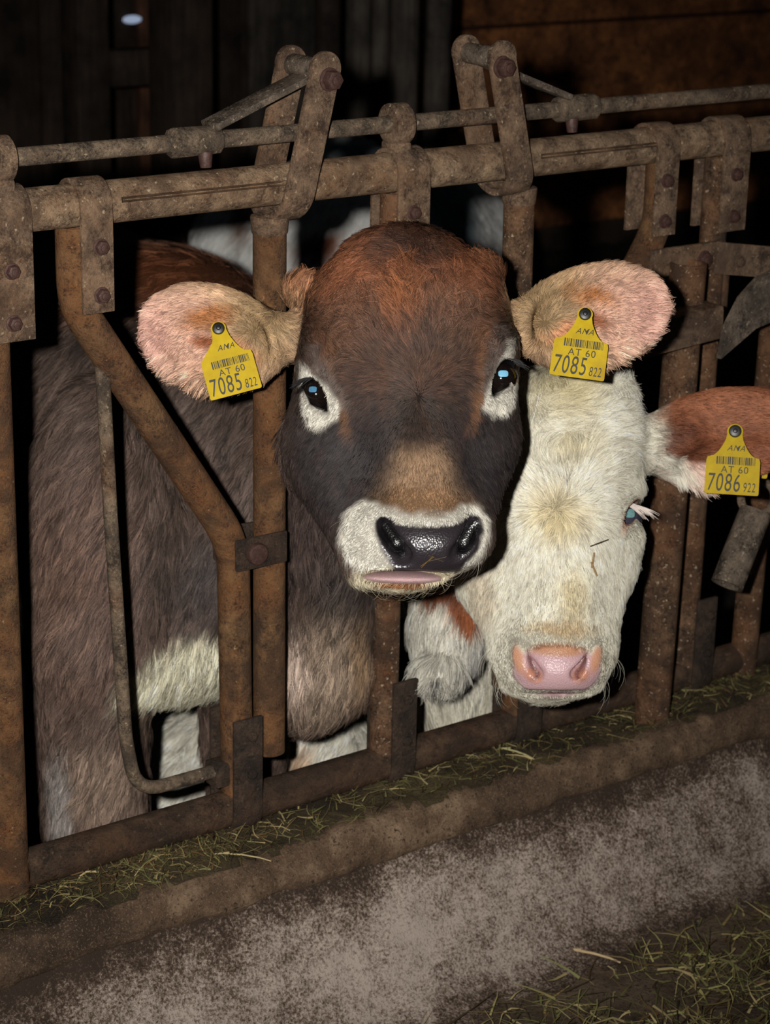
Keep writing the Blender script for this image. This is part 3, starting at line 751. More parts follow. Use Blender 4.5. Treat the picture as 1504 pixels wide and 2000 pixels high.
# ------------------------------------------------------------------ hay
def hay_mat(name):
    t = NT(name); a = t.N.new('ShaderNodeAttribute'); a.attribute_name = 'blade'; t.color(a.outputs['Color']); return t.set(0.6, 0, 0.35)
M['hay'] = hay_mat('hay')
def blades(name, roots, length, width, cols, seed, label, cat=None, lift=0.35):
    rng = np.random.default_rng(seed); n = len(roots); ang = rng.uniform(0, 2 * math.pi, n); el = np.abs(rng.normal(0, lift, n))
    D = np.stack([np.cos(ang) * np.cos(el), np.sin(ang) * np.cos(el), np.sin(el)], 1); S = np.stack([-np.sin(ang), np.cos(ang), rng.normal(0, 0.4, n)], 1)
    L = length * rng.uniform(0.35, 1.4, n); Wd = width * rng.uniform(0.5, 1.5, n); bend = rng.normal(0, 0.35, (n, 3)); bend[:, 2] -= 0.25
    V = np.zeros((n, 4, 2, 3))
    for i in range(4):
        u = i / 3; c = roots + D * (L * (u - 0.3))[:, None] + bend * (L * (u - .3) ** 2)[:, None]
        c[:, 2] = np.maximum(c[:, 2], roots[:, 2] - 0.004)
        wv = S * (Wd * (1 - 0.75 * u))[:, None]; V[:, i, 0] = c - wv; V[:, i, 1] = c + wv
    base = np.arange(n)[:, None] * 8; q = []
    for i in range(3): q.append(base + np.array([2 * i, 2 * i + 1, 2 * i + 3, 2 * i + 2]))
    F = np.concatenate(q, 0); me = bpy.data.meshes.new(name); Vf = V.reshape(-1, 3)
    me.vertices.add(len(Vf)); me.vertices.foreach_set('co', Vf.astype(np.float32).ravel())
    me.loops.add(len(F) * 4); me.loops.foreach_set('vertex_index', F.astype(np.int32).ravel()); me.polygons.add(len(F))
    me.polygons.foreach_set('loop_start', np.arange(0, len(F) * 4, 4, dtype=np.int32)); me.polygons.foreach_set('loop_total', np.full(len(F), 4, np.int32)); me.update(calc_edges=True)
    cl = np.array([lin(c) for c in cols]); pick = rng.choice(len(cl), n, p=None); cc = np.ones((n, 8, 4), np.float32); cc[:, :, :3] = (cl[pick] * rng.uniform(0.6, 1.3, n)[:, None])[:, None, :]
    a = me.attributes.new('blade', 'FLOAT_COLOR', 'POINT'); a.data.foreach_set('color', np.clip(cc, 0, 1).ravel())
    o = link_mesh(name, me, M['hay'], None, False); tag(o, label, cat, None, 'stuff'); return o
rng = np.random.default_rng(3)
HC = [(112, 100, 62), (92, 90, 52), (138, 120, 78), (70, 60, 40), (176, 158, 112), (98, 74, 46), (60, 50, 34), (108, 106, 66)]
n = 11000; X = rng.uniform(0.75, 3.2, n); Yh = -0.094 + 0.14 * rng.random(n) ; dens = vnoise(np.stack([X, Yh, X * 0], 1), 9, 4)
keep = (dens + rng.uniform(-0.7, 0.9, n)) > -0.2; X, Yh = X[keep], Yh[keep]
blades('hay_on_curb', np.stack([X, Yh, np.full(len(X), 0.235) + rng.uniform(0, 0.008, len(X))], 1), 0.030, 0.0008, HC, 11, 'short chopped hay scattered along the curb under the bottom rail', 'hay', 0.16)
n = 9000; c0 = np.array([1.35, -0.62]); X = rng.normal(1.95, 0.42, n); Yh = rng.normal(-0.58, 0.20, n)
keep = (Yh < -0.275) & (X > 0.3) & (X < 3.4) & (Yh > -1.3) & (vnoise(np.stack([X, Yh, X * 0], 1), 7, 14) + rng.uniform(-0.6, 0.9, n) > -0.1)
blades('hay_on_floor', np.stack([X[keep], Yh[keep], rng.uniform(0.004, 0.022, keep.sum())], 1), 0.058, 0.0013, HC + [(168, 158, 100), (136, 136, 84)], 12, 'loose green and yellow hay lying on the alley floor', 'hay', 0.14)
def stalk(p0, p1, r, col, label, sag=0.004):
    p0, p1 = np.array(p0), np.array(p1); mid = (p0 + p1) / 2 + np.array([0, 0, sag])
    pts = [p0, p0 * .75 + mid * .25 + [0, 0, sag * .4], mid, p1 * .6 + mid * .4 + [0, 0, sag * .3], p1]
    o = tube('straw_stalk', pts, [r, r, r * .95, r * .8, r * .6], flat('straw_%d' % len(bpy.data.materials), col, 0.5), None, n=8, cap=True); tag(o, label, 'straw'); return o
def onplane(px, py, z):
    r = RW @ np.array([(px - CX) / FPX, (py - CY) / FPX, 1.0]); return CAM + r * ((z - CAM[2]) / r[2])
stalk(onplane(1110, 1855, 0.012), onplane(1212, 1880, 0.012), 0.0022, (196, 170, 128), 'thick pale straw stalk lying on the alley floor by the curb foot')
stalk(onplane(975, 1462, 0.236), onplane(1045, 1484, 0.236), 0.0014, (176, 168, 120), 'pale straw stalk on the curb below the white calf')
stalk(onplane(420, 1668, 0.236), onplane(530, 1682, 0.236), 0.0012, (170, 152, 108), 'thin dry straw stalk on the curb below the left opening')
# ------------------------------------------------------------------ brown calf, head through the left opening
A = Animal(790, 800, 2.45); E, C = A.E, A.C
# skull and face
E(795, 606, -212, 198, 138, 150, k=40)
E(786, 505, -225, 104, 62, 100, k=50)
E(797, 700, -165, 213, 165, 150, k=50)
E(788, 815, -162, 216, 160, 150, k=60)
C((805, 800, -95), (826, 985, -5), 100, 80, k=50)
E(815, 1052, 8, 140, 78, 84, k=40)
E(838, 1062, 45, 97, 56, 66, k=30)
E(785, 1110, 5, 98, 40, 84, k=18)
C((780, 1080, -40), (745, 930, -190), 66, 150, k=50)
C((655, 880, -165), (728, 1055, -30), 96, 66, k=60); C((938, 870, -170), (893, 1030, -30), 66, 60, k=60)
# brow ridges and under-eye bags, horn buds
E(640, 700, -112, 52, 34, 44, rot=-38, k=30); E(962, 680, -118, 46, 34, 44, rot=40, k=30)
E(632, 822, -118, 38, 26, 34, rot=-20, k=30); E(964, 792, -118, 36, 26, 34, rot=20, k=30)
E(588, 572, -220, 34, 30, 36, rot=30, k=20); E(946, 526, -225, 34, 26, 34, rot=-35, k=34)
# ears: cupped leaves
def ear(px, py, d, hl, hh, rot, base, tilt):
    C((base[0], base[1], base[2]), (px + (base[0] - px) * 0.45, py + (base[1] - py) * 0.45, d), 46, 50, k=30)
    E(px, py, d, hl, hh, 42, rot=rot, yaw=tilt, k=26)
    E(px - (base[0] - px) * 0.06, py, d + 40, hl * 0.84, hh * 0.80, 48, rot=rot, yaw=tilt, k=14, op='-')
ear(416, 658, -215, 144, 100, -16, (580, 660, -235), 6)
ear(1154, 616, -225, 152, 98, 14, (1000, 640, -240), -6)
# neck squeezed through the opening, chest, trunk, legs (behind the barrier)
C((780, 770), (672, 870), 165, 122, k=60, Za=2.60, Zb=2.71)
C((650, 880), (640, 1300), 84, 88, k=50, Za=2.82, Zb=2.99)
C((600, 950), (480, 900), 175, 310, k=90, Za=3.12, Zb=3.26)
E(300, 850, 0, 310, 365, 300, k=90, Z=3.46)
C((300, 840), (130, 690), 330, 262, k=90, Za=3.45, Zb=4.05)
E(205, 1060, 0, 160, 330, 150, k=70, Z=3.02)
E(624, 1312, 0, 84, 120, 120, k=40, Z=3.0, rot=-22); E(684, 1230, 0, 46, 140, 90, k=40, Z=3.0)
E(430, 1130, 0, 200, 220, 150, k=70, Z=3.10)
E(330, 1290, 0, 120, 80, 110, k=50, Z=3.06)
def leg(px, py, Z, r0, ztop, zknee=0.22, r1=0.06, r2=0.043):
    w0 = at(px, py, Z); w1 = w0.copy(); w1[2] = zknee; w2 = w1.copy(); w2[2] = -0.055
    A.CW(w0, w1, r0, r1, k=60); A.CW(w1, w2, r1, r2, k=24)
leg(178, 1270, 3.00, 0.086, 0, 0.16, 0.070); leg(478, 1270, 3.16, 0.075, 0, 0.2)
leg(-20, 900, 4.15, 0.14, 0); leg(210, 900, 4.2, 0.14, 0)
# eye openings
E(616, 768, -80, 19, 42, 50, rot=36, k=8, op='-'); E(981, 736, -88, 18, 43, 50, rot=-30, k=8, op='-')
# nostrils and mouth
C((750, 1032, 74), (786, 1082, 94), 15, 19, k=12, op='-'); C((752, 1026, 60), (775, 1060, 55), 14, 20, k=12, op='-')
C((926, 1030, 74), (897, 1082, 98), 14, 18, k=12, op='-'); C((924, 1024, 60), (905, 1060, 58), 13, 19, k=12, op='-')
E(785, 1124, 62, 92, 13, 64, k=8, op='-', rot=-1)

# coat colours (linear albedo)
DK, GR, RD, RB, TN, WH, BK, PK = g((62, 52, 48)), g((96, 84, 78)), g((126, 78, 53)), g((92, 66, 51)), g((152, 122, 95)), g((240, 232, 216)), g((14, 12, 13)), g((226, 178, 154))
A.base = g((100, 83, 74))
B = A.blob
B(560, 900, 0, 560, 260, 330, g((94, 79, 71)), Z=3.0)                       # shoulder
B(300, 500, 0, 420, 110, 500, g((120, 72, 46)), Z=3.1, soft=0.5)              # red back line
B(300, 640, 0, 400, 90, 400, g((62, 52, 46)), Z=3.0, soft=0.5)
B(450, 700, 0, 170, 200, 300, g((72, 60, 54)), Z=2.85, soft=0.6)
B(150, 1100, 0, 130, 260, 200, g((108, 84, 72)), Z=2.85, soft=0.6)
B(430, 1140, 0, 130, 130, 200, g((64, 56, 54)), Z=2.9, soft=0.6)
B(200, 1560, 0, 120, 110, 200, g((150, 128, 112)), Z=2.9, soft=0.5)
B(95, 1590, 0, 30, 110, 300, g((160, 152, 146)), Z=2.9, soft=0.5)
B(365, 1318, 0, 130, 78, 180, g((214, 206, 178)), Z=3.0, soft=0.25, rot=14)
B(330, 1405, 0, 120, 26, 200, g((90, 76, 66)), Z=3.0, soft=0.4, rot=-18)
B(610, 1000, 0, 110, 200, 200, g((72, 60, 56)), Z=2.8, soft=0.6)
B(680, 1180, 0, 70, 130, 140, g((70, 62, 58)), Z=2.85, soft=0.6)
B(640, 1330, 0, 90, 130, 160, g((150, 130, 112)), Z=2.88, soft=0.5)
B(705, 1300, 0, 20, 90, 160, g((164, 130, 94)), Z=2.85, soft=0.7, amt=0.7)
B(570, 1300, 0, 30, 70, 160, g((196, 172, 156)), Z=2.88, soft=0.6)
B(640, 1450, 0, 110, 26, 160, g((50, 44, 42)), Z=2.88, soft=0.5, rot=20)
# head
B(790, 790, -150, 260, 400, 320, DK, soft=0.15)
B(800, 535, -120, 225, 120, 330, RD, soft=0.45)
B(815, 488, -120, 72, 62, 300, g((60, 41, 32)), soft=0.6)
B(700, 640, -60, 130, 70, 200, RB, soft=0.7); B(900, 640, -60, 120, 70, 200, RB, soft=0.7)
B(792, 630, 0, 30, 110, 200, g((140, 86, 54)), soft=0.6); B(585, 570, -220, 40, 40, 80, g((160, 110, 78)), soft=0.5); B(962, 520, -225, 30, 30, 60, g((128, 84, 58)), soft=0.5)
B(800, 720, 0, 120, 90, 120, g((74, 55, 45)), soft=0.7)
B(815, 810, 0, 75, 55, 120, g((50, 39, 33)), soft=0.6)
A.poly([(780, 872), (862, 872), (902, 915), (930, 985), (905, 992), (830, 1008), (745, 992), (705, 965), (738, 905)], 20, 170, TN, 26, warp=8)
B(830, 975, 50, 80, 28, 130, g((156, 120, 88)), soft=0.5)
B(676, 900, -60, 100, 130, 200, g((48, 43, 43)), soft=0.5); B(940, 880, -60, 72, 130, 200, g((46, 41, 41)), soft=0.5)
B(664, 765, -80, 14, 75, 100, g((128, 90, 62)), soft=0.8, rot=16); B(928, 745, -80, 13, 75, 100, g((128, 90, 62)), soft=0.8, rot=-14)
B(640, 725, -80, 22, 85, 120, g((84, 72, 66)), soft=0.5, rot=36); B(972, 690, -80, 22, 85, 120, g((82, 70, 64)), soft=0.5, rot=-32)
PL = A.poly
PL([(584, 700), (602, 716), (640, 752), (672, 790), (664, 814), (632, 836), (604, 828), (592, 800), (590, 765), (584, 735)], -85, 110, WH * 0.88, 8)
PL([(1010, 655), (1004, 700), (1012, 740), (1004, 786), (985, 806), (952, 806), (934, 790), (946, 762), (966, 722), (986, 686)], -95, 110, WH * 0.88, 8)
PL([(600, 716), (640, 750), (676, 792), (690, 780), (660, 735), (618, 700)], -85, 110, g((112, 98, 90)), 10, 0.7)
PL([(985, 684), (964, 722), (940, 765), (926, 755), (945, 712), (975, 668)], -95, 110, g((108, 94, 86)), 10, 0.7)
PL([(574, 764), (588, 744), (604, 735), (622, 744), (636, 768), (646, 806), (636, 806), (622, 798), (604, 790), (598, 764)], -85, 90, BK, 3, warp=0)
PL([(1014, 712), (1006, 700), (990, 698), (976, 708), (966, 738), (956, 772), (964, 776), (978, 764), (996, 757), (1002, 736)], -92, 90, BK, 3, warp=0)
# muzzle
PL([(688, 990), (715, 974), (745, 988), (790, 1000), (860, 1001), (908, 985), (930, 985), (950, 1008), (954, 1050), (938, 1096), (902, 1120), (700, 1116), (672, 1092), (664, 1050), (672, 1012)], 50, 150, WH, 9, warp=6)
B(790, 1128, 20, 112, 30, 130, g((224, 210, 178)), soft=0.25, warp=4)
PL([(733, 1018), (744, 1006), (760, 1010), (776, 1023), (810, 1026), (880, 1025), (902, 1017), (918, 1003), (936, 1008), (946, 1034), (934, 1074), (912, 1100), (900, 1119), (774, 1119), (762, 1100), (746, 1074), (735, 1045)], 80, 120, g((50, 44, 48)), 3.5, warp=1.5)
PL([(744, 1012), (762, 1022), (782, 1048), (796, 1082), (780, 1092), (756, 1066), (740, 1036)], 80, 120, BK * 0.8, 7, warp=0)
PL([(932, 1012), (915, 1022), (900, 1048), (888, 1082), (903, 1090), (926, 1064), (940, 1036)], 80, 120, BK * 0.8, 7, warp=0)
B(785, 1146, 90, 84, 6, 70, g((168, 112, 72)), soft=0.4, warp=0)
# ears
for ex, ey, s_ in ((418, 650, -1), (1152, 612, 1)):
    B(ex, ey, -215, 165, 110, 90, g((196, 158, 122)), soft=0.25)
    B(ex + s_ * 70, ey + 6, -190, 95, 92, 90, PK, soft=0.5)
    B(ex + s_ * 120, ey, -190, 38, 60, 90, g((224, 172, 154)), soft=0.5)
    B(ex - s_ * 78, ey - 12, -190, 66, 66, 90, g((172, 142, 104)), soft=0.6)
    B(ex + s_ * 5, ey - 30, -190, 52, 20, 80, g((176, 114, 66)), soft=0.6, rot=-s_ * 12)
    B(ex + s_ * 12, ey + 12, -190, 30, 14, 80, g((150, 84, 46)), soft=0.6)
    B(ex - s_ * 40, ey + 32, -190, 46, 22, 80, g((214, 148, 106)), soft=0.5, rot=s_ * 14)
# wet nose, gums
A.glossp = []
A.poly([(733, 1018), (744, 1006), (776, 1023), (880, 1025), (918, 1003), (936, 1008), (946, 1034), (934, 1074), (900, 1119), (774, 1119), (746, 1074)], 80, 120, 1.0, 3, warp=0, lst=A.glossp)
# strand length (px) and density
Ln = lambda *a, **k: B(*a, lst=A.lenp, **k)
Ln(790, 800, -150, 300, 420, 330, 24, soft=0.2)
Ln(805, 560, -200, 230, 130, 300, 42, soft=0.4)
Ln(800, 900, 0, 130, 120, 150, 12, soft=0.4)
Ln(815, 1050, 40, 160, 110, 150, 7, soft=0.3)
Ln(790, 1148, 40, 110, 22, 150, 16, soft=0.4)
Ln(620, 775, -90, 60, 70, 120, 8, soft=0.4); Ln(975, 745, -90, 50, 70, 120, 8, soft=0.4)
Ln(588, 572, -225, 50, 45, 70, 44, soft=0.4); Ln(950, 522, -235, 48, 45, 70, 38, soft=0.4)
for ex, ey, s_ in ((418, 650, -1), (1152, 612, 1)):
    Ln(ex, ey, -215, 175, 120, 90, 20, soft=0.2); Ln(ex + s_ * 60, ey + 90, -215, 120, 50, 90, 38, soft=0.5, rot=s_ * 30); Ln(ex + s_ * 20, ey, -200, 110, 62, 70, 13, soft=0.4)
dens = []
Dn = lambda *a, **k: B(*a, lst=dens, **k)
Dn(300, 1000, 0, 900, 1100, 3000, 0.42, soft=0.2, Z=3.4, warp=0)
Dn(790, 800, -150, 300, 420, 300, 2.3, soft=0.15, warp=0)
Dn(418, 650, -215, 180, 120, 110, 1.5, soft=0.15, warp=0); Dn(1152, 612, -215, 180, 120, 110, 1.5, soft=0.15, warp=0)
Dn(815, 1050, 60, 150, 80, 150, 2.0, soft=0.15, warp=0)
A.poly([(733, 1018), (744, 1006), (760, 1010), (776, 1023), (810, 1026), (880, 1025), (902, 1017), (918, 1003), (936, 1008), (946, 1034), (934, 1074), (912, 1100), (900, 1119), (774, 1119), (762, 1100), (746, 1074), (735, 1045)], 80, 120, 0.0, 2, warp=0, lst=dens)
A.poly([(590, 748), (602, 733), (624, 742), (640, 766), (650, 806), (634, 808), (616, 800), (600, 790), (593, 766)], -85, 90, 0.0, 2, warp=0, lst=dens)
A.poly([(1011, 706), (992, 695), (972, 704), (962, 738), (953, 774), (978, 769), (1000, 760), (1007, 736)], -92, 90, 0.0, 2, warp=0, lst=dens)
Dn(785, 1124, 70, 90, 13, 80, 0.0, soft=0.1, warp=0)
def fl_(kind, px, py, d, rx, ry, rd, vec, wt=1.0, Z=None):
    A.flow.append((kind, A.L(px, py, d, Z), np.array([rx, ry, rd], float) * A.zs(d, Z), np.array(vec, float) if kind == 'dir' else vec, wt))
fl_('src', 815, 790, 0, 230, 260, 400, 1.0, 2.0)                 # whorl between the eyes
fl_('dir', 800, 560, -150, 220, 130, 400, (0, 0.5, 0.6), 1.2)
fl_('dir', 690, 520, -150, 110, 110, 400, (-0.8, -0.2, 0.2), 1.2); fl_('dir', 910, 520, -150, 110, 110, 400, (0.8, -0.2, 0.2), 1.2)
fl_('dir', 820, 930, 40, 110, 110, 300, (0, -1, 0.2), 1.5)
fl_('dir', 640, 900, -100, 100, 150, 300, (-0.5, -0.8, -0.2), 1.2); fl_('dir', 950, 880, -100, 90, 150, 300, (0.4, -0.9, -0.2), 1.2)
fl_('dir', 720, 1060, 40, 70, 80, 200, (-0.9, -0.3, -0.2), 2); fl_('dir', 790, 1140, 40, 130, 40, 200, (0, -1, 0.25), 3)
fl_('src', 500, 658, -240, 260, 130, 300, 1.0, 2.5); fl_('src', 1064, 632, -240, 260, 130, 300, 1.0, 2.5)
fl_('dir', 300, 800, 0, 400, 350, 900, (-0.75, -0.65, 0), 1.0, Z=3.0)
fl_('dir', 200, 1200, 0, 250, 350, 900, (-0.35, -0.95, 0), 1.2, Z=3.0)
fl_('dir', 480, 900, 0, 160, 300, 600, (-0.25, -1, 0), 1.2, Z=2.9)
fl_('dir', 640, 1200, 0, 130, 330, 600, (-0.2, -1, 0), 1.5, Z=2.85)
A.mesh(((-525, 525), (-375, 375), (-330, 150)), 5.0, 20.0)
broot = empty('brown_calf', at(185, 1990, 3.02), 'dark brown calf with russet forehead and black nose, head through the barrier', 'calf')
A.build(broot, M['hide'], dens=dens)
brown = A; brown_dens = dens
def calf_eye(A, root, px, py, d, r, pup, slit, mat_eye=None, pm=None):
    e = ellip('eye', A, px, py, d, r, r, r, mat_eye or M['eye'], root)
    # pupil: a shallow cap on the eyeball, its colour standing in for flash eyeshine
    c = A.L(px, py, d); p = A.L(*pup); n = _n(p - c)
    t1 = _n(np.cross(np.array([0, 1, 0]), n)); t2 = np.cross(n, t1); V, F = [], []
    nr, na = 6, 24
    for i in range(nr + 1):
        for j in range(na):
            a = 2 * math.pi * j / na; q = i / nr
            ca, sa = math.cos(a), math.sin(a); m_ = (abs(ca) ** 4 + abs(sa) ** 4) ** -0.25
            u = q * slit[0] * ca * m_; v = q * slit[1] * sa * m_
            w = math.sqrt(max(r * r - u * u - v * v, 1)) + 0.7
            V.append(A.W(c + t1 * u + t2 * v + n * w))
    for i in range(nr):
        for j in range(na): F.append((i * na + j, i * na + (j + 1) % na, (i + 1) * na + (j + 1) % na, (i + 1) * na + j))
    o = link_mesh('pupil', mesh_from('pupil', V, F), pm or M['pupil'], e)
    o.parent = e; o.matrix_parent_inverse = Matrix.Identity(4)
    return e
calf_eye(A, broot, 618, 770, -124, 33, (606, 754, -72), (8, 6), None, flat('eyeshine_dim', (74, 124, 158), 0.2, 0, 0.6, 0.2, 500))  # left eye: weaker flash eyeshine painted into the pupil
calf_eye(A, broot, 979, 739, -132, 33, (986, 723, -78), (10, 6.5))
ellip('tongue', A, 786, 1128, 28, 78, 13, 62, M['tongue'], broot, -1)

def lashes(A, root, pts, out, L, mat, n=18, seed=1, w=1.2):
    rng = np.random.default_rng(seed); P = np.array([A.L(*p) for p in pts]); V, F = [], []
    o = np.array(out, float)
    for i in range(n):
        u = (i + rng.random() * 0.5) / n * (len(P) - 1); k = min(int(u), len(P) - 2); a = P[k] + (P[k + 1] - P[k]) * (u - k)
        d = _n(o + rng.normal(0, 0.12, 3)); l = L * rng.uniform(0.7, 1.1); s_ = _n(np.cross(d, [0, 0, 1]))
        for q in range(4):
            t = q / 3; c = a + d * l * t + np.array([0, -0.22 * l * t * t, 0]); ww = w * (1 - 0.85 * t)
            V += [A.W(c - s_ * ww), A.W(c + s_ * ww)]
        b = len(V) - 8
        for q in range(3): F.append((b + 2 * q, b + 2 * q + 1, b + 2 * q + 3, b + 2 * q + 2))
    return link_mesh('eyelashes', mesh_from('eyelashes', V, F), mat, root, False)
lashes(A, broot, [(584, 752, -100), (598, 738, -84), (614, 738, -76)], (-0.9, -0.15, 0.5), 26, M['lash'], 26, 1)
lashes(A, broot, [(990, 700, -84), (1002, 702, -92), (1010, 714, -104)], (0.95, -0.15, 0.45), 30, M['lash'], 30, 2)
lashes(A, broot, [(602, 792, -92), (612, 797, -84), (622, 799, -80)], (-0.6, -0.6, 0.5), 12, M['lash'], 9, 3, 0.7)
# ------------------------------------------------------------------ white calf, head through the right opening
A = Animal(1090, 1030, 2.76); E, C, B = A.E, A.C, A.blob
E(1098, 850, -150, 156, 126, 128, k=40)
E(1092, 950, -120, 154, 150, 128, k=50)
E(1078, 1065, -115, 156, 145, 124, k=50)
C((1092, 1010, -60), (1088, 1230, 0), 92, 84, k=50)
E(1080, 1290, 0, 116, 66, 84, k=40); C((1172, 1080, -140), (1150, 1250, -30), 62, 52, k=50); C((990, 1100, -140), (1010, 1250, -30), 66, 52, k=50)
E(1087, 1308, 40, 84, 46, 56, k=26)
E(1078, 1335, -10, 100, 30, 74, k=26)
C((1070, 1300, -60), (1010, 1120, -150), 66, 112, k=45)
E(985, 1110, -150, 78, 96, 90, k=40); E(1180, 1078, -150, 58, 72, 84, k=40)
E(1212, 965, -112, 44, 30, 44, rot=40, k=28); E(985, 965, -112, 44, 30, 44, rot=-40, k=28)
E(1222, 1048, -120, 34, 26, 34, rot=20, k=26)
# poll tuft
E(1120, 765, -150, 110, 46, 90, k=40)
# ears
def wear(px, py, d, hl, hh, rot, base, tilt):
    C((base[0], base[1], base[2]), (px + (base[0] - px) * 0.45, py + (base[1] - py) * 0.45, d), 52, 50, k=34)
    E(px, py, d, hl, hh, 34, rot=rot, yaw=tilt, k=26)
    E(px + 30, py + 45, d + 42, hl * 0.75, hh * 0.42, 42, rot=rot, yaw=tilt, k=22, op='-')
wear(1412, 850, -165, 165, 92, 8, (1235, 868, -165), -4)
E(868, 905, -245, 95, 62, 30, rot=-30, k=26); C((960, 880, -175), (905, 895, -225), 46, 42, k=34)
# neck through the opening, brisket, trunk, legs
C((1040, 950), (876, 1010), 96, 74, k=45, Za=2.82, Zb=3.0)
E(870, 1040, 0, 72, 160, 130, k=45, Z=3.08)
E(876, 1225, 0, 76, 112, 110, k=36, Z=3.09)
E(858, 1310, 0, 52, 40, 60, k=26, Z=3.03); E(850, 1334, 0, 24, 15, 24, k=12, Z=2.99)
C((850, 1334), (851, 1338), 7, 8, k=8, op='-', Za=2.966, Zb=2.966)
C((880, 1060), (925, 920), 165, 205, k=80, Za=3.3, Zb=3.95)
def leg(px, py, Z, r0, zknee=0.2, r1=0.05, r2=0.038):
    w0 = at(px, py, Z); w1 = w0.copy(); w1[2] = zknee; w2 = w1.copy(); w2[2] = -0.06
    A.CW(w0, w1, r0, r1, k=50); A.CW(w1, w2, r1, r2, k=24)
leg(900, 1260, 3.30, 0.07, 0.17, 0.062); leg(975, 1200, 3.40, 0.062); leg(850, 1000, 4.0, 0.09); leg(1010, 1000, 4.05, 0.09)
# eyes, nostrils, mouth
E(1222, 1010, -92, 16, 44, 54, rot=-44, k=7, op='-')
E(966, 1003, -98, 14, 38, 46, rot=40, k=8, op='-')
C((1022, 1272, 62), (1050, 1316, 88), 8, 11, k=10, op='-'); C((1150, 1272, 62), (1124, 1316, 88), 8, 11, k=10, op='-')
E(1020, 1290, 52, 20, 36, 26, rot=20, k=14); E(1156, 1290, 52, 18, 36, 26, rot=-20, k=14)
E(1078, 1351, 60, 96, 4, 60, k=6, op='-')
A.base = g((226, 218, 196))
B(1090, 1000, -100, 240, 420, 330, g((238, 230, 208)), soft=0.3)
B(1095, 760, -60, 60, 70, 120, g((205, 190, 150)), soft=0.6); B(1110, 880, -40, 50, 40, 120, g((200, 188, 156)), soft=0.6)
B(1090, 1010, 0, 46, 40, 90, g((206, 188, 146)), soft=0.7); B(1120, 1170, 20, 30, 60, 90, g((218, 200, 160)), soft=0.7)
B(1095, 1225, 40, 60, 20, 80, g((212, 184, 142)), soft=0.6)
B(940, 1160, -60, 40, 60, 100, g((214, 200, 176)), soft=0.6)
B(880, 1230, 0, 120, 200, 300, g((222, 216, 200)), Z=3.1, soft=0.3)
B(898, 1188, 0, 24, 50, 120, g((158, 92, 58)), Z=3.0, soft=0.3, rot=35, warp=10); B(860, 1150, 0, 50, 26, 150, g((120, 70, 46)), Z=3.0, soft=0.4)
B(850, 1336, 0, 9, 8, 40, g((110, 104, 100)), Z=2.975, soft=0.4, warp=0); B(935, 1300, 0, 30, 60, 160, g((190, 186, 180)), Z=3.05, soft=0.5)  # second blob: shadow of the head painted as grey on the chest
# eye rim
B(1222, 1010, -85, 16, 44, 60, g((222, 150, 118)), soft=0.3, rot=-42, warp=2); B(966, 1010, -85, 16, 44, 60, g((222, 150, 118)), soft=0.3, rot=42, warp=2)
B(1222, 1010, -92, 17, 46, 50, g((120, 72, 58)), soft=0.2, rot=-44, warp=0); B(1208, 1034, -80, 14, 22, 50, g((214, 140, 108)), soft=0.4, rot=-44, warp=0)
# nose
B(1087, 1308, 60, 86, 52, 80, g((212, 172, 176)), soft=0.08, warp=1)
B(1090, 1268, 60, 56, 15, 70, g((202, 146, 112)), soft=0.3, warp=2)
B(1014, 1288, 50, 12, 30, 60, g((216, 158, 128)), soft=0.3, rot=14, warp=0); B(1163, 1288, 50, 11, 30, 60, g((216, 158, 128)), soft=0.3, rot=-14, warp=0)
B(1042, 1318, 70, 20, 14, 60, g((206, 142, 116)), soft=0.4, rot=-30, warp=0); B(1134, 1318, 70, 18, 14, 60, g((206, 142, 116)), soft=0.4, rot=30, warp=0)
A.poly([(1030, 1266), (1037, 1280), (1046, 1300), (1056, 1314), (1050, 1326), (1038, 1326), (1046, 1318), (1036, 1302), (1030, 1284)], 60, 110, g((120, 78, 76)), 3.5, warp=0)
A.poly([(1146, 1266), (1140, 1280), (1130, 1300), (1120, 1314), (1126, 1326), (1138, 1326), (1130, 1318), (1140, 1302), (1147, 1284)], 60, 110, g((120, 78, 76)), 3.5, warp=0)
# ear
B(1440, 840, -165, 160, 110, 120, g((150, 92, 64)), soft=0.12, warp=8)
B(1440, 800, -140, 150, 44, 120, g((164, 104, 74)), soft=0.4, rot=4)
B(1330, 868, -150, 50, 60, 80, g((112, 66, 46)), soft=0.5)
B(1345, 925, -140, 70, 24, 90, g((238, 196, 178)), soft=0.3, rot=-12); B(1300, 905, -150, 60, 20, 90, g((236, 226, 206)), soft=0.4, rot=-25)
B(868, 905, -245, 110, 80, 70, g((150, 82, 50)), soft=0.2)
A.glossp = []
B(1087, 1308, 60, 84, 46, 80, 0.8, soft=0.15, warp=0, lst=A.glossp)
Ln = lambda *a, **k: B(*a, lst=A.lenp, **k)
Ln(1090, 1010, -100, 240, 400, 330, 22, soft=0.3)
Ln(1110, 800, -100, 190, 100, 300, 46, soft=0.4)
Ln(1090, 940, 0, 110, 110, 120, 32, soft=0.5)
Ln(1088, 1200, 20, 130, 110, 120, 14, soft=0.4)
Ln(1082, 1300, 40, 150, 90, 150, 7, soft=0.3)
Ln(1222, 1008, -90, 50, 64, 90, 8, soft=0.4)
Ln(1420, 850, -150, 180, 110, 120, 14, soft=0.2); Ln(1330, 935, -150, 75, 30, 100, 44, soft=0.4, rot=-12)
dens = []
Dn = lambda *a, **k: B(*a, lst=dens, **k)
Dn(1000, 1100, 0, 900, 900, 3000, 0.35, soft=0.1, Z=3.4, warp=0)
Dn(1090, 1030, -100, 240, 380, 300, 2.0, soft=0.1, warp=0)
Dn(1420, 850, -165, 200, 120, 100, 1.6, soft=0.1, warp=0)
Dn(1087, 1308, 62, 86, 50, 70, 0.0, soft=0.03, warp=0)
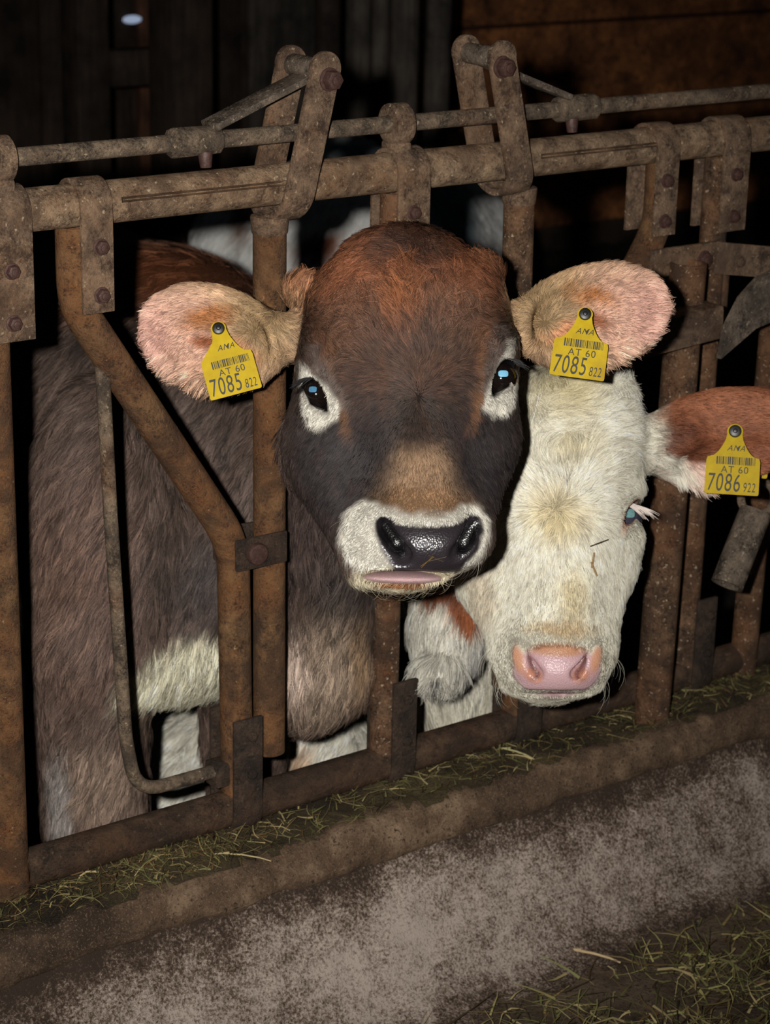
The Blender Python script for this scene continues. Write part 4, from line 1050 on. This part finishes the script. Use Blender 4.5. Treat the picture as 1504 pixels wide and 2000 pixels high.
Dn(1018, 1288, 50, 16, 34, 60, 0.0, soft=0.1, rot=14, warp=0); Dn(1160, 1288, 50, 15, 34, 60, 0.0, soft=0.1, rot=-14, warp=0)
Dn(1222, 1010, -92, 21, 50, 60, 0.0, soft=0.1, rot=-44, warp=0)
def fl_(kind, px, py, d, rx, ry, rd, vec, wt=1.0, Z=None):
    A.flow.append((kind, A.L(px, py, d, Z), np.array([rx, ry, rd], float) * A.zs(d, Z), np.array(vec, float) if kind == 'dir' else vec, wt))
fl_('src', 1095, 1005, 0, 170, 170, 300, 1.0, 2.0)
fl_('src', 1105, 870, 0, 120, 110, 300, -0.8, 1.2)
fl_('dir', 1120, 780, -60, 160, 70, 300, (0.2, 0.6, 0.3), 1.4)
fl_('dir', 1010, 800, -60, 90, 110, 300, (-0.6, -0.5, 0), 1.0); fl_('dir', 1200, 850, -60, 90, 110, 300, (0.7, 0.1, 0), 1.2)
fl_('dir', 1090, 1180, 0, 140, 120, 300, (0, -1, 0.1), 1.6)
fl_('dir', 1400, 850, -150, 170, 110, 300, (1, 0.0, 0), 2.5); fl_('dir', 1330, 935, -150, 80, 35, 200, (0.1, -1, 0), 5)
fl_('dir', 960, 1130, -80, 80, 140, 300, (-0.3, -0.9, 0), 1.2)
A.mesh(((-210, 430), (-340, 330), (-240, 110)), 5.0, 22.0)
wroot = empty('white_calf', at(960, 1700, 3.35), 'cream white calf with pink nose and red ear, head lowered through the barrier', 'calf')
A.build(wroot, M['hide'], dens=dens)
white, white_dens = A, dens
M['lash_w'] = flat('lash_white', (214, 200, 190), 0.6)
M['eyeshine_w'] = flat('eyeshine_grey_blue', (110, 150, 150), 0.2, 0, 0.6, 0.25, 500)  # grey-blue eyeshine from the flash, painted as pupil colour
M['iris_w'] = flat('eye_slate', (60, 58, 70), 0.1, 0, 0.6, 0.4, 400)
_p = M['pupil']; M['pupil'] = M['eyeshine_w']
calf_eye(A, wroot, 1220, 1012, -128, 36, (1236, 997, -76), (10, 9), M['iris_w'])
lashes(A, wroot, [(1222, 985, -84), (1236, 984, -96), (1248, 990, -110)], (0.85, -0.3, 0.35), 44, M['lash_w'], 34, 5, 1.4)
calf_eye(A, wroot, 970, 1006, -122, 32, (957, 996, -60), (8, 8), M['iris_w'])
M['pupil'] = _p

# ------------------------------------------------------------------ calf lying on the litter behind the brown calf: flank and folded legs show in the gaps
A = Animal(560, 1420, 3.6); E, C, B = A.E, A.C, A.blob
C((640, 1400), (430, 1380), 150, 160, k=80, Za=3.62, Zb=3.72)
E(350, 1400, 0, 100, 140, 170, k=60, Z=3.78)
C((660, 1380), (700, 1270), 100, 70, k=50, Za=3.66, Zb=3.85); E(690, 1235, 0, 62, 60, 130, k=40, Z=3.98); E(672, 1262, 0, 40, 36, 60, k=30, Z=4.12)
E(630, 1222, 0, 46, 22, 18, k=20, Z=3.95, rot=20); E(752, 1228, 0, 46, 22, 18, k=20, Z=3.95, rot=-20)
def leg2(a, b, c, r):
    A.CW(a, b, r, r * 0.8, k=40); A.CW(b, c, r * 0.8, r * 0.6, k=24)
p = at(640, 1470, 3.42); leg2(p, p + [0.0, -0.08, -0.03], p + [-0.08, -0.10, -0.06], 0.075)
p = at(372, 1490, 3.58); leg2(p, p + [-0.04, -0.05, -0.03], p + [-0.10, -0.06, -0.06], 0.08)
A.base = g((228, 222, 204))
B(600, 1300, 0, 120, 60, 200, g((150, 90, 58)), soft=0.3, Z=3.6); B(590, 1485, 0, 30, 40, 120, g((214, 180, 150)), soft=0.5, Z=3.4)
B(430, 1280, 0, 150, 60, 200, g((150, 90, 58)), soft=0.3, Z=3.7)
A.glossp = []; A.lenp = []
A.flow.append(('dir', A.L(560, 1420, 0), np.full(3, 500.0), np.array([-0.5, -0.8, 0]), 1.0))
A.mesh(((-10, 10), (-10, 10), (-10, 10)), 9.0, 16.0)
lroot = empty('lying_calf', at(520, 1560, 3.6), 'white calf with red back lying on the litter behind the brown calf', 'calf')
A.build(lroot, M['hide']); lying = A

# ------------------------------------------------------------------ pale calf standing further back
A = Animal(640, 520, 4.75); E, C, B = A.E, A.C, A.blob
E(640, 560, 0, 235, 240, 200, k=60)
C((640, 560, 0), (800, 520, -420), 215, 225, k=80)
E(690, 380, -60, 90, 110, 120, k=60)
C((820, 470, -200), (870, 540, -150), 130, 90, k=60); E(850, 430, -150, 52, 60, 70, k=40)
E(420, 500, 20, 50, 95, 110, k=40)
E(660, 310, -60, 40, 46, 60, k=30)
for px_, z_ in ((520, 4.75), (740, 4.75), (700, 5.2), (860, 5.2)):
    w0 = at(px_, 700, z_); w1 = w0.copy(); w1[2] = 0.22; w2 = w1.copy(); w2[2] = -0.055
    A.CW(w0, w1, 0.10, 0.05, k=50); A.CW(w1, w2, 0.05, 0.04, k=24)
A.base = g((238, 236, 230))
B(620, 480, 80, 70, 40, 200, g((120, 70, 48)), soft=0.3, rot=20, warp=20); B(480, 440, 60, 22, 50, 150, g((120, 80, 60)), soft=0.5)
B(850, 430, -100, 90, 120, 200, g((120, 132, 138)), soft=0.4); B(700, 310, -20, 70, 40, 200, g((128, 140, 146)), soft=0.5)
A.glossp = []; A.lenp = []
A.flow.append(('dir', A.L(640, 520, 0), np.full(3, 500.0), np.array([-0.4, -0.9, 0]), 1.0))
A.mesh(((-10, 10), (-10, 10), (-10, 10)), 14.0, 26.0)
proot = empty('pale_calf', at(640, 1000, 4.75), 'blurred pale calf standing in the dark behind the brown calf', 'calf')
A.build(proot, M['hide']); pale = A
# ------------------------------------------------------------------ ear tags
def tag_yellow():
    t = NT('tag_yellow'); n = t.noise(55, 4); n2 = t.noise(14, 4)
    c = t.ramp(n, [(0.3, lin((176, 146, 8))), (0.7, lin((198, 168, 14)))]); c = t.mix(t.math('MULTIPLY', t.ramp(n2, BW(0.56, 0.75)), 0.5), c, lin((150, 112, 36)))
    t.color(c); return t.set(0.6, 0, 0.2)
M['tag'] = tag_yellow(); M['ink'] = flat('tag_ink', (34, 32, 18), 0.6, var=0.3, scale=400); M['button'] = flat('tag_button', (20, 18, 18), 0.4)
def text_mesh(body, size, shear=0.0, sx=1.0, off=0.006):
    cu = bpy.data.curves.new('txt', 'FONT'); cu.body = body; cu.size = size; cu.shear = shear; cu.align_x = 'CENTER'; cu.align_y = 'CENTER'; cu.offset = off; cu.space_character = 1.12
    cu.extrude = 0.00012; ob = bpy.data.objects.new('txt', cu); COL.objects.link(ob); bpy.context.view_layer.update()
    me = bpy.data.meshes.new_from_object(ob.evaluated_get(bpy.context.evaluated_depsgraph_get())); bpy.data.objects.remove(ob)
    for v in me.vertices: v.co.x *= sx
    return me
def ear_tag(A, px, py, d, bx, by, width, number, small, label, tilt=0.0, d2=None, full=True):
    """px,py: pin; bx,by: middle of the lower edge (photo px at the animal's depth); width of plate in px"""
    P0, P1 = A.L(px, py, d), A.L(bx, by, d if d2 is None else d2)
    up = _n(P0 - P1); zz = np.array([math.sin(tilt), 0.0, math.cos(tilt)]); rt = _n(np.cross(up, zz)); nn = np.cross(rt, up)
    H = np.linalg.norm(P0 - P1) + 12; w = width / 2
    root = empty('ear_tag', A.W(P0), label, 'ear tag')
    def Wp(u, v, t=0.0): return A.W(P1 + rt * u + up * v + nn * t)
    # outline: square plate, shoulders, neck, round head
    pl = H * 0.52
    out = [(-w + 4, 0), (w - 4, 0), (w - 1, 1), (w, 4), (w * 0.99, pl * 0.9), (w * 0.95, pl)]
    for k in range(1, 8):
        q = k / 8; out.append((w * 0.95 + (15 - w * 0.95) * (q ** 0.55), pl + (H - 26 - pl) * (q ** 1.25)))
    for k in range(0, 13):
        a = math.radians(-20 + 220 * k / 12); out.append((16 * math.cos(a), H - 15 + 15 * math.sin(a)))
    for k in range(7, 0, -1):
        q = k / 8; out.append((-(w * 0.95 + (15 - w * 0.95) * (q ** 0.55)), pl + (H - 26 - pl) * (q ** 1.25)))
    out += [(-w * 0.95, pl), (-w * 0.99, pl * 0.9), (-w, 4), (-w + 1, 1)]
    bm = bmesh.new(); f0 = [bm.verts.new(Wp(u, v, 2.0 + 3 * math.sin(v / H * 2.6))) for u, v in out]; b0 = [bm.verts.new(Wp(u, v, -1.0 + 3 * math.sin(v / H * 2.6))) for u, v in out]
    bm.faces.new(f0); bm.faces.new(b0[::-1])
    for i in range(len(out)):
        j = (i + 1) % len(out); bm.faces.new((f0[i], b0[i], b0[j], f0[j]))
    bmesh.ops.triangulate(bm, faces=[f for f in bm.faces if len(f.verts) > 4])
    from_bm('plate', bm, M['tag'], root)
    def dome(v): return 3 * math.sin(v / H * 2.6)
    bm = bmesh.new(); cyl_bm(bm, Wp(0, H - 15, 2 + dome(H)), Wp(0, H - 15, 11 + dome(H)), 13 * A.k, 12 * A.k, 28, 0.0012)
    cyl_bm(bm, Wp(0, H - 15, 11 + dome(H)), Wp(0, H - 15, 14 + dome(H)), 5 * A.k, 4 * A.k, 16, 0.0005)
    auto_smooth(from_bm('button', bm, M['button'], root)); cyl('stem', Wp(0, H - 15, 0), Wp(0, H - 15, -45), 5 * A.k, M['button'], root, 12)
    if not full: return root
    def put(me, cu, cv, name):
        for v in me.vertices:
            u, vv = cu + v.co.x, cv + v.co.y; v.co = Vector(Wp(u, vv, 2.15 + dome(vv) + (0.25 if v.co.z > 0 else 0)))
        o = link_mesh(name, me, M['ink'], root, False)
    s = width / 110.0
    put(text_mesh(number, 52 * s, 0.10, 0.60, 0.014), -17 * s, 22 * s, 'number'); put(text_mesh(small, 27 * s, 0.10, 0.58, 0.008), 35 * s, 15 * s, 'small_number')
    put(text_mesh('AT 60', 20 * s, 0.0, 1.0), 4 * s, 50 * s, 'country_code')
    put(text_mesh('AMA', 17 * s, 0.35, 0.95, 0.02), 4 * s, pl + 19 * s, 'logo')
    V, F = [], []; r2 = random.Random(9); u = -38 * s
    while u < 40 * s:
        bw = r2.choice([1.0, 1.0, 1.9, 2.8]) * s
        V += [(u, 61 * s, 0), (u + bw, 61 * s, 0), (u + bw, 77 * s, 0), (u, 77 * s, 0)]; k = len(V) - 4; F.append((k, k + 1, k + 2, k + 3)); u += bw + r2.choice([1.0, 1.4, 2.0]) * s
    put(mesh_from('bars', V, F), 4 * s, 0, 'barcode')
    return root
ear_tag(brown, 426, 640, -176, 462, 770, 108, '7085', '822', 'yellow ear tag numbered 7085 on the ear beside the diagonal tube', 0.12, -160)
ear_tag(brown, 1143, 612, -184, 1126, 738, 112, '7085', '822', 'yellow ear tag numbered 7085 hanging over the white calf', -0.05, -168)
ear_tag(white, 1436, 840, -122, 1428, 966, 108, '7086', '922', 'yellow ear tag numbered 7086 on the red ear', -0.05, -112)
ear_tag(white, 1462, 846, -215, 1452, 930, 96, '', '', 'yellow rear half of the ear tag behind the red ear', -0.05, -215, False)

# ------------------------------------------------------------------ bits of hay and dirt stuck to the two faces
def wisp(A, pix, r, col, label, name='hay_wisp', lift=5):
    pts = [A.surf(x, y, lift=lift) for x, y in pix]
    o = tube(name, fillet(pts, 0.004, 4), r, flat('wisp_%d' % len(bpy.data.materials), col, 0.6), None, n=6); tag(o, label, 'hay'); return o
wisp(brown, [(822, 1106), (836, 1096), (846, 1086)], 0.0004, (112, 88, 36), 'tiny yellow hay blade stuck on the black wet nose', lift=2)
wisp(brown, [(838, 1096), (854, 1092), (866, 1097)], 0.0003, (84, 68, 32), 'fine curved hay thread beside the blade on the black nose', lift=2)
wisp(white, [(1167, 1062), (1175, 1059)], 0.0010, (58, 50, 38), 'dark dirt crumb on the white cheek nearest the eye', lift=8)
wisp(white, [(1155, 1098), (1157, 1103), (1156, 1109)], 0.0014, (158, 124, 78), 'brown straw crumb lowest on the white cheek', lift=8)
# ------------------------------------------------------------------ coats
def front(lo, far0, far1, fk):
    return lambda P, N: np.clip(N[:, 2] + 0.45, lo, 1.0) * (1 - fk * sstep(far0, far1, P[:, 2]))
brown_tint = []
brown.blob(800, 600, -100, 230, 190, 330, 0.42, soft=0.5, lst=brown_tint)
if True:
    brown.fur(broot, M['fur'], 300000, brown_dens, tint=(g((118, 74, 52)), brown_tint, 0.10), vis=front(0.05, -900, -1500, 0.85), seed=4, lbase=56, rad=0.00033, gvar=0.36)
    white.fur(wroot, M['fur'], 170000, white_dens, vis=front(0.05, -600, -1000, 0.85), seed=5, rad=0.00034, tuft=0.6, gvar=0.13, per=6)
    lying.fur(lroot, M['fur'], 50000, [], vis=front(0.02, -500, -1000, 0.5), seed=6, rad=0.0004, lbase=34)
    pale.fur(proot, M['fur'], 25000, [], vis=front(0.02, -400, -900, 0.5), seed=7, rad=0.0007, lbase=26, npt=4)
    # stiff whiskers on muzzle and chin
    wl = brown.lenp; brown.lenp = []; wd = []
    brown.blob(790, 1000, 0, 4000, 4000, 9000, 0.0, lst=wd, warp=0); brown.poly([(668, 1010), (740, 985), (735, 1110), (690, 1110)], 40, 160, 0.6, 4, lst=wd); brown.poly([(690, 1128), (900, 1122), (880, 1160), (710, 1160)], 40, 140, 1.0, 4, lst=wd)
    brown.poly([(940, 1060), (960, 1060), (950, 1110), (900, 1120)], 40, 140, 0.8, 4, lst=wd)
    brown.fur(broot, M['fur'], 170, wd, name='whiskers', seed=21, rad=0.00013, lift=0.9, lbase=44, per=0); brown.lenp = wl
    wl = white.lenp; white.lenp = []; wd = []
    white.blob(1080, 1000, 0, 4000, 4000, 9000, 0.0, lst=wd, warp=0); white.blob(1190, 1300, 0, 34, 50, 120, 1.0, lst=wd); white.blob(970, 1310, 0, 34, 50, 120, 1.0, lst=wd)
    white.fur(wroot, M['fur'], 50, wd, name='whiskers', seed=22, rad=0.00013, lift=1.3, lbase=60, per=0); white.lenp = wl
